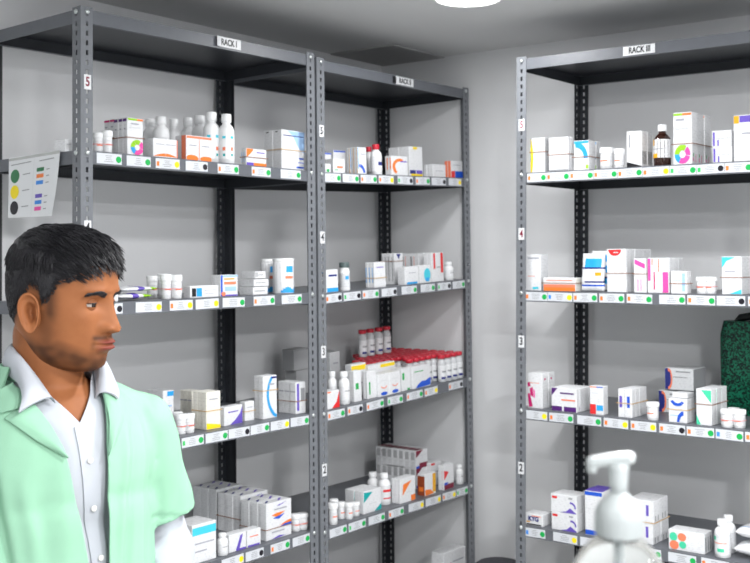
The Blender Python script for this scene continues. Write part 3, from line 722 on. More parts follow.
# ---- RACK II, shelf 5
cartons(2, 5, 325.5, 331, 163.5, .02, .05, 'tiny white carton with green dot by the post', [rect('F', .2, .1, .7, .4, 'green')])
cartons(2, 5, 333.5, 345.5, 158.5, .02, .06, 'small white carton with red emblem', [rect('F', .3, .35, .8, .5, 'coral'), rect('F', .1, .2, .4, .26, 'green')])
cartons(2, 5, 325, 332, 152.5, .12, .16, 'left of two blue-topped white cartons', [rect('F', 0, .93, 1, 1, 'blue'), rect('T', 0, 0, 1, 1, 'blue')])
cartons(2, 5, 334, 346, 150, .12, .16, 'right of two blue-topped white cartons', [rect('F', 0, .93, 1, 1, 'blue'), rect('T', 0, 0, 1, .1, 'blue')])
cartons(2, 5, 358, 367, 147, .02, 0, 'white cartons with blue arc', [arc('F', .1, 0, .75, .38, .3, 10, 85, 'blue'), rect('F', 0, .2, .08, 1, 'sky'), rect('L', .85, 0, 1, 1, 'gold'), txt('F', .3, .9, .75)], n=3, side=347)
bottle(2, 5, 369.5, 9, 147, .115, 'redtop', 'rear red-capped white bottle')
bottle(2, 5, 376.5, 11.5, 144.5, .035, 'redtop', 'front red-capped white bottle')
cartons(2, 5, 391.5, 408, 155.5, .02, 0, 'white cartons with orange crescent', [arc('F', .5, .45, .45, .42, .35, 60, 240, 'orange'), txt('F', .55, .95, .72, 'purple', .03), rect('L', .6, .3, .9, .9, 'orange')], n=2, side=385)
cartons(2, 5, 409.5, 423, 146, .045, 0, 'big white cartons with yellow blue foot', [rect('F', .3, .9, .6, .99, 'yellow'), rect('F', .02, .1, .45, .22, 'navy'), rect('F', .5, .1, .95, .22, 'purple'), rect('F', .1, .02, .95, .1, 'yellow')], n=2, side=389)
cartons(2, 5, 433, 446, 164, .03, 0, 'low plain white cartons', [txt('F', .2, .8, .5)], n=3, side=424)
cartons(2, 5, 451, 463, 160.5, .02, 0, 'white cartons with red and blue foot', [rect('F', 0, .02, .32, .4, 'red'), rect('F', .34, .02, 1, .4, 'blue'), rect('L', 0, 0, 1, 1, 'coral'), txt('F', .2, .8, .75)], n=2, side=445)
# ---- RACK II, shelf 4
cartons(2, 4, 326.5, 338.5, 270, .02, .06, 'white carton with bright blue foot', [rect('F', .05, .02, 1, .2, 'sky'), rect('F', .2, .7, .9, .78, 'navy'), rect('L', 0, .85, 1, 1, 'sky')], side=324)
bottle(2, 4, 345, 10.5, 262.5, .04, 'grey', 'white bottle with dark grey cap')
cartons(2, 4, 374.5, 386, 262.5, .03, 0, 'pale white cartons in tan band', [txt('F', .2, .8, .8, 'purple'), txt('L', .1, .5, .5, 'lightblue', .3)], n=3, side=366, bd=(.38, 'gold'))
cartons(2, 4, 395.5, 404, 253.5, .09, 0, 'tall slim pale cartons', [('F', [(.2, .98), (.7, .98), (.5, .8)], 'navy'), rect('F', .3, .1, .6, .3, 'navy'), txt('L', .1, .3, .5, 'grey', .4), rect('L', .3, .1, .36, .9, 'grey'), rect('L', .7, .1, .74, .9, 'grey')], n=4, side=382, bd=(.75,))
cartons(2, 4, 405, 419, 267, .02, .035, 'low white carton with blue base line', [rect('F', .15, .02, .9, .14, 'sky'), txt('F', .3, .8, .65)])
cartons(2, 4, 420, 431, 265.5, .02, .035, 'low white carton with big blue drop', [disc('F', .68, .45, .3, .38, 'cyan'), rect('F', .5, .1, .85, .3, 'sky')])
cartons(2, 4, 432, 444, 253, .025, 0, 'white cartons with red uprights', [rect('F', .15, .45, .3, 1, 'red'), rect('F', .75, .3, .95, 1, 'red'), txt('F', .4, .7, .5, 'grey')], n=2, side=424)
cartons(2, 4, 419, 429, 253.5, .11, .13, 'pale cartons behind the blue drop carton', [txt('L', .1, .3, .5, 'grey', .4), rect('L', .5, .1, .55, .9, 'coral')], n=3)
bottle(2, 4, 449, 9.5, 262, .035, 'small', 'small white bottle by the end post')
# ---- RACK II, shelf 3: red-capped vials in rows
xa = lx(2, 3, 408, .03); xe = lx(2, 3, 459, .03)
zr = LIP; step = .0385; r_v = .0165
vr = abs(xe - xa); ncol = 9
vh = lh(2, 3, xe, .03, 351.5)
proto_v = None; placed = []
def vial_at(x, d, dz, label, group):
    global proto_v
    M = shelf_m(2, 3, x, d, 0, dz + .0004)
    if proto_v is None:
        p = SF[2, 3] @ Vector((x, d, zr)); dist = -(_inv @ p).z
        u = project(p)[0]; wp = r_v * 2 * F_PX / dist
        vt = project(SF[2, 3] @ Vector((x, d, zr + vh)))[1]
        bottle(2, 3, u, wp, vt, d, 'vial', label, group)
        proto_v = [o for o in COL.objects if o.name.startswith('vial') and o.type == 'EMPTY'][-1]
        proto_v['label'] = label
        return
    t = proto_v.copy(); COL.objects.link(t); t.matrix_world = M; t['label'] = label; t['group'] = group
    for c in list(proto_v.children):
        k = c.copy(); COL.objects.link(k); k.parent = t
rown = ['front', 'second', 'third', 'fourth', 'fifth', 'sixth', 'seventh', 'eighth', 'ninth']
gv = 'red-capped glass vials on shelf 3 of RACK II'
for i in range(9):
    d = .03 + i * .0415
    x_hi = xe; nx_ = int((xe - .05) / step)
    k = 0
    while True:
        x = xe - k * step
        if k >= (4, 8, 13, 15, 16, 16, 16, 16, 16)[i] or x < lx(2, 3, (356, 356, 404, 356, 356, 356, 356, 356, 356)[i], d): break
        vial_at(x + (.003 if i % 2 else 0), d, 0, f"red-capped vial number {k + 1} from the right, {rown[i]} row, shelf 3 of RACK II", gv)
        k += 1
for k, u in enumerate((363.2, 371, 379.3, 387.3)):
    d = .03 + 6 * .0415
    z_ = zr + vh
    x = solve(lambda x: project(SF[2, 3] @ Vector((x, d, z_)))[0], u, 0, .9)
    vial_at(x, d, vh + .0005, f"{['leftmost', 'second', 'third', 'rightmost'][k]} of four red-capped vials standing on top of others", 'four red-capped vials on top of the rest')
cartons(2, 3, 327.5, 340, 392, .015, .04, 'low white carton with red triangle', [('F', [(.35, 0), (.98, 0), (.98, .95), (.75, .35)], 'red'), rect('F', 0, .9, .3, 1, 'coral')])
cartons(2, 3, 331, 341, 352.5, .28, .08, 'upright whitish carton at the back by the post', [txt('F', .3, .8, .7)], base='pale')
bottle(2, 3, 333, 9.5, 371.5, .085, 'small', 'left of two little white bottles')
bottle(2, 3, 344.7, 11, 371.5, .04, 'small', 'right of two little white bottles')
cartons(2, 3, 354.5, 362, 371.5, .03, 0, 'left white carton in a pair', [txt('F', .2, .6, .5, 'green', .1)], n=2, side=348.5)
cartons(2, 3, 367.5, 376.5, 371.5, .03, 0, 'right white carton in a pair', [rect('F', .2, .15, .35, .6, 'green')], n=2, side=363)
cartons(2, 3, 378.5, 401, 375, .02, .05, 'white cartons with blue dots at the foot', [disc('F', .5, .12, .3, .08, 'blue'), txt('F', .2, .8, .7, 'pale'), arc('F', .5, .5, .3, .15, .25, 200, 340, 'coral')], nx=2)
cartons(2, 3, 402, 411, 369, .025, .05, 'white carton with green edge mark', [rect('F', .05, .5, .3, .8, 'green'), rect('F', .6, 0, .9, .1, 'green')], rz=.05)
cartons(2, 3, 413, 431, 367, .018, .03, 'white carton with blue wave', [('F', [(.15, 0), (.25, .15), (.5, .3), (.7, .28), (.98, .4), (.98, .05)], 'blue'), txt('F', .1, .6, .75, 'green', .02)])
cartons(2, 3, 352, 367, 365, .105, .03, 'yellow-edged white carton behind the pairs', [rect('F', 0, .8, 1, .95, 'yellow'), txt('F', .2, .8, .4)])
cartons(2, 3, 369, 396, 366, .09, .03, 'wide yellow-edged white carton behind', [rect('F', .45, .86, 1, .97, 'yellow'), txt('F', .2, .8, .4)])
# ---- RACK II, shelf 2
cluster(2, 2, [(333, 10, 503, .03, 'front left'), (334, 9, 499, .09, 'rear left'), (341, 9, 502, .06, 'middle'), (349, 9, 502.5, .035, 'front right'), (355.5, 9, 502, .045, 'right end')], 'tiny tubs', bd=False)
cartons(2, 2, 363.5, 381.5, 492, .03, 0, 'white cartons with teal triangle', [('F', [(0, .5), (0, .95), (.5, .9)], 'teal'), ('F', [(.6, .02), (1, .02), (1, .3)], 'teal'), txt('F', .3, .7, .4, 'pale')], n=4, side=345)
bottle(2, 2, 373, 11, 472, .13, 'small', 'rear white bottle behind teal cartons')
bottle(2, 2, 384.5, 12.5, 473, .07, 'diag', 'white bottle with red label behind teal cartons')
pd = [('F', [(.02, .98), (.6, .98), (.02, .6)], 'maroon'), rect('F', .3, .04, .98, .3, 'maroon'), rect('F', .02, .04, .3, .16, 'blue'), txt('F', .4, .9, .7, 'pale'), ('T', [(.1, 0), (.6, 0), (.6, .9), (.1, .9)], 'maroon'), rect('L', .2, .5, .8, .9, 'silver')]
cartons(2, 2, 416, 428, 451, .12, .2, 'upper row of maroon-cornered cartons', pd, n=7, dz=.075)
cartons(2, 2, 416, 428, 468, .12, .2, 'lower row of maroon-cornered cartons', pd, n=7)
cartons(2, 2, 400, 415.5, 479.5, .02, .07, 'white cartons with orange triangle', [('F', [(.15, .3), (.2, .75), (.75, .85)], 'orange'), rect('F', .7, .02, 1, .25, 'orange'), txt('F', .4, .8, .4, 'pale')], n=3, side=391.5)
cartons(2, 2, 425, 436, 474.5, .02, 0, 'white cartons with orange and brown side', [rect('F', .7, .1, 1, .95, 'gold'), ('F', [(0, 0), (.8, .05), (.5, .25), (0, .3)], 'orange'), rect('L', 0, 0, 1, .9, 'brown'), rect('L', .2, .2, .8, .4, 'orange')], n=1, side=417.5)
cartons(2, 2, 443.5, 454, 466, .02, 0, 'white cartons with violet foot and red tip', [('F', [(.02, .4), (.02, .8), (.5, .7)], 'red'), rect('F', .02, 0, 1, .22, 'maroon'), rect('F', .02, .2, .4, .3, 'blue')], n=3, side=438, rz=.04)
cartons(2, 2, 447, 455, 463, .13, .1, 'plain white cartons in the rear corner', [txt('F', .2, .8, .6)], n=2)
bottle(2, 2, 459.5, 8, 464.5, .04, 'small', 'small white bottle beside the end post')
cartons(2, 1, 444, 466, 554, .05, .06, 'white carton with red tip', [('F', [(0, .3), (.3, .7), (.5, .5)], 'magenta'), txt('F', .4, .9, .7)], dz=0)
cartons(2, 2, 431, 441, 463.5, .10, .10, 'plain white cartons behind the violet-footed ones', [txt('F', .2, .8, .6), rect('F', 0, .9, .4, 1, 'red')], n=4)
# ---- RACK III, shelf 5
cartons(3, 5, 530.5, 545, 138.5, .03, .05, 'white carton with blue and yellow spine', [rect('F', 0, 0, .08, 1, 'navy'), arc('F', -.1, .45, .3, .6, .5, -70, 80, 'yellow'), rect('F', 0, .4, .06, .8, 'teal')], n=1, bd=(.6,))
cartons(3, 5, 549, 569, 138, .02, 0, 'white cartons with faint lilac lettering', [txt('F', .15, .2, .75, 'lightblue', .18), txt('F', .4, .45, .75, 'lightblue', .18), txt('F', .6, .65, .75, 'lightblue', .18), rect('F', 0, .02, 1, .06, 'grey')], n=2, side=573, bd=(.5,))
cartons(3, 5, 573.5, 588.5, 141, .02, 0, 'white cartons with big blue corner arc', [arc('F', .15, .4, .8, .56, .35, 0, 95, 'sky'), rect('F', 0, .9, 1, .98, 'sky'), rect('F', .8, .05, .98, .18, 'lime'), txt('F', .2, .6, .3, 'pale')], n=3, side=600, bd=(.45,))
cluster(3, 5, [(607, 14, 148, .045, 'left'), (619.5, 10.5, 149, .035, 'right')], 'pair of white tubs with orange print', bd=False)
cartons(3, 5, 627, 642.5, 131.5, .03, 0, 'white cartons with black diagonal foot', [('F', [(0, .02), (0, .16), (1, .04), (1, 0)], 'black'), rect('F', .15, .55, .25, .9, 'grey'), rect('R', .1, .1, .18, .45, 'black'), rect('R', .3, .1, .38, .45, 'black'), rect('R', .5, .1, .58, .45, 'black'), rect('R', .7, .1, .78, .45, 'black')], n=2, side=653)
bottle(3, 5, 662.5, 17, 125, .05, 'amber', 'amber glass syrup bottle with white cap')
cartons(3, 5, 673, 692, 113, .025, 0, 'tallest white cartons with colour-wheel print', wheel('F', .5, .2, .42, .18) + [rect('F', .02, .94, .5, .98, 'lime'), rect('F', .5, .94, .98, .98, 'orange'), txt('F', .15, .6, .86), txt('F', .1, .8, .7, 'pale'), rect('R', .1, .06, .2, .14, 'pink'), rect('R', .1, .15, .2, .22, 'green'), rect('R', .55, .04, .62, .2, 'magenta')], n=3, side=711, bd=(.4,))
cartons(3, 5, 712, 731.5, 131, .02, .06, 'white cartons with purple upright lettering', [rect('F', .05, .05, .15, .9, 'purple'), rect('F', .28, .05, .36, .42, 'purple'), rect('F', 0, .49, 1, .51, 'grey')], nz=2, n=1)
cartons(3, 5, 733.5, 762, 115.5, .025, .09, 'white carton with yellow and purple top band', [rect('F', .0, .82, .2, 1, 'gold'), rect('F', .22, .84, 1, .98, 'purple'), txt('F', .3, .9, .6), txt('F', .1, .5, .4, 'pale')], n=1)
# ---- RACK III, shelf 4
cartons(3, 4, 526.5, 541, 254.5, .03, .05, 'slim upright white carton', [txt('F', .1, .9, .9), txt('F', .1, .6, .4, 'coral', .006), disc('F', .55, .07, .15, .035, 'cyan'), disc('F', .75, .08, .1, .03, 'cyan')])
for (v0, v1, c) in ((0, .3, 'orange'),): pass
cartons(3, 4, 543, 576, 277.5, .02, 0, 'low white carton fading to orange', [rect('F', 0, 0, 1, .28, 'orange'), rect('F', 0, .28, 1, .5, 'coral'), txt('F', .1, .9, .8, 'coral', .03), rect('R', 0, 0, 1, 1, 'ivory')], n=1, side=583, bd=(.6,))
bl = [(lambda u, v: .2 < v < .26 and u > .15, None, 'navy'), (lambda u, v: .6 < v < .85 and .15 < u < .85, None, 'sky'), (lambda u, v: .55 < v < .6, None, 'navy'), (lambda u, v: .38 < v < .5 and .6 < u < .85, None, 'gold'), (lambda u, v: .1 < v < .16, None, 'blue')]
pouch(3, 4, 579, 602, 253.5, .02, .035, 'front blue and white sachet', bl, lean=.1)
pouch(3, 4, 588, 610, 251, .065, .035, 'rear blue and white sachet', [(lambda u, v: .15 < v < .3 or .42 < v < .6 or .7 < v < .9, None, 'sky'), (lambda u, v: .3 < v < .36, None, 'navy')], lean=.1)
cartons(3, 4, 607.5, 627, 249, .02, 0, 'white cartons with red half circle on top', [disc('F', .42, .99, .34, .15, 'red', 180, 360), txt('F', .35, .6, .92, 'white', .01), rect('R', .2, 0, .24, 1, 'pale'), rect('R', .6, 0, .64, 1, 'pale')], n=3, side=652, bd=(.44,))
cartons(3, 4, 634, 646.5, 258.5, .018, .012, 'slim white carton with magenta tab', [('F', [(.08, .98), (.9, .84), (.9, .7), (.08, .84)], 'pink'), rect('F', .3, .05, .36, .4, 'pink'), rect('F', .55, .05, .6, .4, 'pink')], bd=(.55,))
cartons(3, 4, 648, 670, 258, .018, 0, 'white cartons with pink uprights', [rect('F', 0, .35, .14, 1, 'pink'), rect('F', .28, .1, .34, .6, 'magenta'), rect('F', .7, 0, .95, .6, 'pink'), rect('F', .2, .8, .24, .98, 'coral'), rect('F', .5, .6, .54, .98, 'coral')], n=3, side=684)
cartons(3, 4, 671, 687, 271, .0, .035, 'small white carton before the pink ones', [txt('F', .1, .6, .6, 'lightblue'), rect('F', .7, .1, .9, .9, 'lightblue')], bd=(.45,))
cluster(3, 4, [(702.5, 12, 277, .03, 'left'), (711, 12, 277, .035, 'right')], 'little white tubs in the middle')
cartons(3, 4, 722, 742, 256.5, .02, .12, 'white cartons with cyan corners', [('F', [(0, 1), (.7, 1), (.25, .88), (0, .7)], 'cyan'), ('F', [(.4, 0), (1, 0), (1, .14)], 'cyan'), txt('F', .15, .7, .6)], n=3, bd=(.45,))
# ---- RACK III, shelf 3
cartons(3, 3, 528, 543, 372.5, .03, 0, 'tall white cartons with pink figures', [('F', [(.0, .72), (.15, .74), (.2, .62), (.02, .6)], 'magenta'), ('F', [(.15, .55), (.35, .6), (.4, .32), (.2, .36)], 'magenta'), ('F', [(.0, .4), (.15, .42), (.35, .05), (.1, .02)], 'magenta'), ('F', [(.4, .55), (.5, .5), (.5, .3), (.42, .3)], 'pink'), txt('F', .15, .8, .72, 'coral', .006), rect('R', .3, .8, .5, .86, 'magenta')], n=2, side=555)
cartons(3, 3, 551.5, 577, 387, .015, 0, 'low white cartons with dark purple corners', [('F', [(0, 1), (.25, 1), (.12, .8), (0, .65)], 'violet'), rect('F', 0, .02, .42, .22, 'violet'), rect('F', .5, .02, 1, .22, 'violet'), txt('F', .35, .9, .78, 'violet', .03), txt('F', .4, .95, .5, 'coral', .03)], n=5, side=592)
cartons(3, 3, 590, 603.5, 385.5, .02, .035, 'white carton with red and blue squares', [rect('F', 0, .02, .45, .36, 'red'), rect('F', .5, .15, 1, .34, 'sky'), rect('F', 0, .95, .5, 1, 'coral'), rect('F', .5, .95, 1, 1, 'blue'), txt('F', .2, .6, .75, 'pale')])
cartons(3, 3, 618, 632, 388.5, .02, 0, 'white cartons with blue upright words', [rect('F', .1, .35, .3, .75, 'purple'), rect('F', .65, .35, .85, .75, 'blue'), rect('F', .48, 0, .5, 1, 'grey')], n=4, side=647, bd=(.5, 'gold'))
bottle(3, 3, 653, 12.5, 402, .03, 'tub', 'single white tub beside blue-worded cartons')
nvy = [rect('F', 0, 0, .12, 1, 'navy'), disc('F', .12, .5, .1, .48, 'navy'), arc('F', .12, .5, .16, .5, .3, -90, 90, 'coral'), txt('F', .4, .9, .85, 'grey', .03), txt('F', .3, .8, .6, 'grey', .02), rect('R', 0, 0, 1, 1, 'grey')]
cartons(3, 3, 658.5, 688, 390, .20, .1, 'lower grey-white carton with navy end', nvy, base='pale')
h4 = lh(3, 3, lx(3, 3, 665, .2), .2, 389.5)
cartons(3, 3, 665, 694, 367.5, .2, .1, 'upper grey-white carton with navy end', nvy, base='pale', dz=h4 + .001)
cartons(3, 3, 668.5, 687, 398, .02, .06, 'white cartons with blue arcs', [arc('F', .5, 1.0, .42, .3, .4, 200, 330, 'blue'), arc('F', .85, .0, .4, .5, .35, 95, 175, 'blue'), txt('F', .1, .6, .3, 'lightblue')], n=2, bd=(.55, 'gold'))
h5 = lh(3, 3, lx(3, 3, 672, .03), .03, 396.5)
cartons(3, 3, 672.5, 688, 392.5, .035, .05, 'flat plain carton on top of blue-arc cartons', [txt('F', .2, .6, .5, 'pale')], dz=lh(3, 3, lx(3, 3, 668.5, .02), .02, 398) + .001)
cartons(3, 3, 696.5, 712, 388.5, .02, 0, 'white cartons with green triangle corners', [('F', [(.35, .97), (1, .97), (1, .62)], 'mint'), ('F', [(0, .28), (0, 0), (.3, 0)], 'mint'), txt('F', .1, .5, .6, 'pale')], n=3, side=727, bd=(.58,))
cluster(3, 3, [(727.5, 13, 409, .03, 'left'), (734, 12, 408, .075, 'rear'), (739.5, 13, 409.5, .04, 'right')], 'white wide-lidded tubs before green bag')
# ---- RACK III, shelf 2
cartons(3, 2, 524.5, 543, 512.5, .02, .06, 'low white carton lettered in navy', [txt('F', .1, .9, .1, 'black', .05), rect('F', .1, .25, .3, .35, 'gold'), rect('F', .4, .8, .9, .86, 'coral')])
_o = [o for o in COL.objects if o.get("label", "").startswith("low white carton lettered")][0]
_me = _o.data.copy(); _b = MB()
mb_add_mesh(_b, text_mesh("KYG", .020, P("navy"), bold=.0008), P("navy"), T(0, -.0012, .022) @ Matrix.Rotation(PI / 2, 4, "X"))
_t = _b.build("print", _o)
cartons(3, 2, 551.5, 577.5, 493, .02, .075, 'stacked white cartons with purple wave', [('F', [(.35, 0), (.6, .1), (.75, .3), (1, .05), (1, 0)], 'purple'), arc('F', .8, .3, .18, .35, .3, 0, 110, 'purple'), rect('F', .05, .75, .25, .88, 'red'), rect('F', .7, .8, .85, .88, 'grey')], nz=2, side=589)
cartons(3, 2, 585, 603, 490, .02, .09, 'white cartons with blue top and foot', [rect('F', 0, .9, 1, 1, 'blue'), rect('F', 0, 0, .8, .12, 'blue'), rect('T', 0, 0, 1, 1, 'purple'), rect('F', 0, .6, 1, .61, 'pale')], n=4)
cartons(3, 2, 628, 654, 498, .03, 0, 'white cartons with a blue upright mark', [rect('F', .72, .3, .82, .8, 'purple'), txt('F', .2, .5, .7, 'pale'), rect('R', .2, .05, .3, .3, 'grey'), rect('R', .55, .05, .65, .3, 'grey')], n=2, side=669, nz=2, bd=(.5, 'gold'))
cartons(3, 2, 668.5, 705, 528.5, .02, .06, 'low white carton with mint and coral dots', [disc('F', .14, .65, .11, .22, 'mint'), disc('F', .38, .68, .12, .2, 'coral'), disc('F', .16, .25, .13, .22, 'coral'), disc('F', .4, .3, .1, .18, 'mint'), rect('R', .1, .1, .2, .8, 'grey'), rect('R', .4, .1, .5, .8, 'grey'), rect('R', .7, .1, .8, .8, 'grey')], n=1)
bottle(3, 2, 723, 15.5, 519, .035, 'mintbottle', 'front white bottle with mint print')
bottle(3, 2, 729, 14, 515, .095, 'plastic', 'rear white bottle behind mint print')
pouch(3, 2, 735, 775, 535, .045, .045, 'crumpled upper white packet', [(lambda u, v: .2 < v < .3, None, 'lightblue')], flatlie=True, dz=.05)
pouch(3, 2, 733, 775, 545, .04, .048, 'crumpled lower white packet', [(lambda u, v: .5 < v < .6, None, 'pale')], flatlie=True)

# ================================================================ other things around the racks
# sheets hanging from the side of RACK I
M_PAPER = mat('sheet_paper', srgb(228, 230, 232), rough=.6)
M_SLEEVE = mat('plastic_sleeve', srgb(225, 228, 232), rough=.2, coat=.3)
RM1 = RACKM[1]
def side_pt(u, v, x=-0.004):
    # point on the left side plane of RACK I seen at pixel (u, v), in rack coordinates (y, z)
    y = 0.2; z = lipz(5)
    for _ in range(12):
        y = solve(lambda yy: project(RM1 @ Vector((x, yy, z)))[0], u, -.3, .8)
        z = solve(lambda zz: project(RM1 @ Vector((x, y, zz)))[1], v, .5, 2.4)
    return y, z
(ya, za), (yb, zb), (yc, zc_), (yd, zd) = side_pt(8, 218), side_pt(55, 216), side_pt(60, 150), side_pt(9, 158)
def sheet(corners, x, name, m, curlf=0.0, N=14, cut=None):
    # corners (y, z): bottom-left(far), bottom-right(near), top-right, top-left ; far = larger y
    b = MB(); rows = []
    for j in range(N + 1):
        t = j / N; r = []
        for i in range(N + 1):
            s = i / N
            y = (corners[0][0] * (1 - s) + corners[1][0] * s) * (1 - t) + (corners[3][0] * (1 - s) + corners[2][0] * s) * t
            z = (corners[0][1] * (1 - s) + corners[1][1] * s) * (1 - t) + (corners[3][1] * (1 - s) + corners[2][1] * s) * t
            cx_ = x - curlf * ((1 - t) ** 2 * (s ** 3) * 1.0 + .15 * math.sin(s * 5) * (1 - t))
            r.append((cx_, y, z))
        rows.append(r)
    b.grid(rows, m); b.grid([[(p[0] + .0006, p[1], p[2]) for p in r][::-1] for r in rows], m)
    return b, rows
def on_sheet(rows, s, t):
    N = len(rows) - 1; j = min(N - 1, int(t * N)); i = min(N - 1, int(s * N)); a, c = t * N - j, s * N - i
    p = Vector(rows[j][i]).lerp(Vector(rows[j][i + 1]), c); q = Vector(rows[j + 1][i]).lerp(Vector(rows[j + 1][i + 1]), c)
    return p.lerp(q, a) - Vector((.0006, 0, 0))
root = empty('colour_key_sheet', RM1 @ T(0, 0, 0)); 
tag(root, 'white sheet with green, yellow and black ovals taped to the side of RACK I', 'notice')
b, rows = sheet([(ya, za), (yb, zb), (yc, zc_), (yd, zd)], -.004, 'paper', M_PAPER, .012); b.build('paper', root)
b = MB()
def spoly(pts, c): b.add([on_sheet(rows, s, t) for s, t in pts], [tuple(range(len(pts)))], P(c))
for t0, c in ((.68, 'signgreen'), (.42, 'dotyellow'), (.16, 'dotblack')):
    spoly([(.14 + .092 * math.cos(a * PI / 10), t0 + .112 * math.sin(a * PI / 10)) for a in range(20)], c)
    spoly([(.30, t0 + .02), (.30, t0 + .005), (.45, t0 + .015), (.45, t0 + .03)], 'grey')
for t0, c in ((.735, 'signgreen'), (.635, 'dotorange'), (.53, 'dotblue'), (.32, 'purple'), (.22, 'dotblue'), (.12, 'pink')):
    spoly([(.58, t0 - .025), (.72, t0 - .02), (.72, t0 + .04), (.58, t0 + .035)], c)
    spoly([(.77, t0 + .005), (.77, t0 - .01), (.83, t0 - .005), (.83, t0 + .01)], 'grey')
spoly([(.05, .875), (.05, .86), (.46, .88), (.46, .895)], 'grey'); spoly([(.62, .885), (.62, .87), (.9, .885), (.9, .90)], 'grey')
spoly([(.515, .0), (.52, .0), (.52, .95), (.515, .95)], 'pale')
b.build('print', root)
b = MB(); tp = mat('clear_tape', srgb(190, 192, 190), rough=.15)
b.add([on_sheet(rows, s, t) for s, t in ((.01, .94), (.99, .95), (.99, .995), (.01, .985))], [(0, 1, 2, 3)], tp); b.build('tape', root)

# green glitter bag standing at the back of RACK III, shelf 3
M_GLIT = mat('green_glitter', (0.006, 0.05, 0.032), rough=.35)
nt = M_GLIT.node_tree; pb = nt.nodes['Principled BSDF']; tc = nt.nodes.new('ShaderNodeTexCoord'); vo = nt.nodes.new('ShaderNodeTexVoronoi'); vo.inputs['Scale'].default_value = 210
rp = nt.nodes.new('ShaderNodeValToRGB'); rp.color_ramp.elements[0].color = (0.001, 0.010, 0.008, 1); rp.color_ramp.elements[0].position = .3
rp.color_ramp.elements[1].color = (0.006, 0.16, 0.085, 1); rp.color_ramp.elements[1].position = .85
nt.links.new(tc.outputs['Object'], vo.inputs['Vector']); sep = nt.nodes.new('ShaderNodeSeparateColor'); nt.links.new(vo.outputs['Color'], sep.inputs[0])
nt.links.new(sep.outputs[0], rp.inputs[0]); nt.links.new(rp.outputs[0], pb.inputs['Base Color']); pb.inputs['Metallic'].default_value = .3
d0 = .27; x0 = lx(3, 3, 719, d0); hh = lh(3, 3, x0, d0, 321)
root = empty('glitter_bag', shelf_m(3, 3, x0 + .19, d0, 0, .0008)); tag(root, 'dark green glittery bag with black rim at the back of RACK III, shelf 3', 'bag')
b = MB(); W = .19; D = .075; N = 14; rows = []
for j in range(N + 1):
    t = j / N; z = t * hh; k = 1 - .06 * max(0, t - .85) / .15; bul = 1 + .10 * math.sin(PI * t)
    ring = []
    for a in range(48):
        an = 2 * PI * a / 48; ca, sa = math.cos(an), math.sin(an)
        X = W * k * math.copysign(abs(ca) ** .25, ca); Y = D / 2 * bul * math.copysign(abs(sa) ** .35, sa) + D / 2 + .004
        ring.append((X, Y, z))
    rows.append(ring)
b.grid(rows, M_GLIT, closed=True); b.add(rows[0], [tuple(range(48))], M_GLIT); b.add(rows[-1], [tuple(range(48))], M_GLIT)
b.build('bag_body', root)
b = MB(); b.tube([(-W * .75 + .0, D / 2 + .004, hh - .004), (-W * .68, D / 2 + .004, hh + .010), (-W * .5, D / 2 + .004, hh + .016), (W * .5, D / 2 + .004, hh + .016), (W * .68, D / 2 + .004, hh + .010), (W * .75, D / 2 + .004, hh - .004)], [.010, .012, .012, .012, .012, .010], M := mat('black_rim', (.012, .014, .014), rough=.5), 12)
b.build('handle', root)
# black shoulder bag on the bottom shelf of RACK III
M_BLK = mat('black_nylon', (.012, .012, .013), rough=.55, bump=.4, bump_s=300)
root = empty('shoulder_bag', shelf_m(3, 1, .33, .06, 0, .0008)); tag(root, 'black nylon bag on the bottom shelf of RACK III behind the pump', 'bag')
b = MB(); rows = []
for j in range(13):
    t = j / 12; z = .30 * t; k = (1 - .25 * t ** 3) * (.93 + .07 * math.sin(PI * t))
    rows.append([(.17 * k * math.copysign(abs(math.cos(a * PI / 20)) ** .5, math.cos(a * PI / 20)), .12 + .10 * k * math.copysign(abs(math.sin(a * PI / 20)) ** .6, math.sin(a * PI / 20)), z) for a in range(40)])
b.grid(rows, M_BLK, closed=True); b.add(rows[0], [tuple(range(40))], M_BLK); b.add(rows[-1], [tuple(range(40))], M_BLK); b.build('bag_body', root)
b = MB(); b.tube([(-.15 + .30 * s, .02 - .01 * math.sin(s * PI), .24 + .13 * math.sin(s * PI) ** .7) for s in [i / 16 for i in range(17)]], .009, M_BLK, 8); b.build('strap', root)
b = MB(); b.tube([(-.10, .118, .301), (0, .118, .306), (.10, .118, .301)], .003, P('grey'), 6); b.build('zipper', root)
# dark woven basket in the corner gap between the racks
M_WOV = mat('dark_weave', srgb(70, 70, 76), rough=.85, noise_s=120, noise_a=.4, bump=.8, bump_s=150)
def floor_at(u, dist_):
    dv = (_r2 * ((u - PCX) / F_PX) + _fw); return Vector((0, 0, 0)) + Vector((dv.x, dv.y, 0)) * dist_
pc = floor_at(500, 3.95)
root = empty('waste_bin', Matrix.Translation((pc.x, pc.y, 0))); tag(root, 'dark grey round bin with domed lid on the floor between RACK II and RACK III', 'bin')
b = MB(); b.lathe([(.085, 0), (.10, .01), (.118, .30), (.118, .30)], M_WOV, 32); b.build('bin_body', root)
b = MB(); b.lathe([(.122, .295), (.124, .315), (.115, .340), (.08, .366), (.04, .377), (.002, .380)], M_WOV, 32); b.build('lid', root)

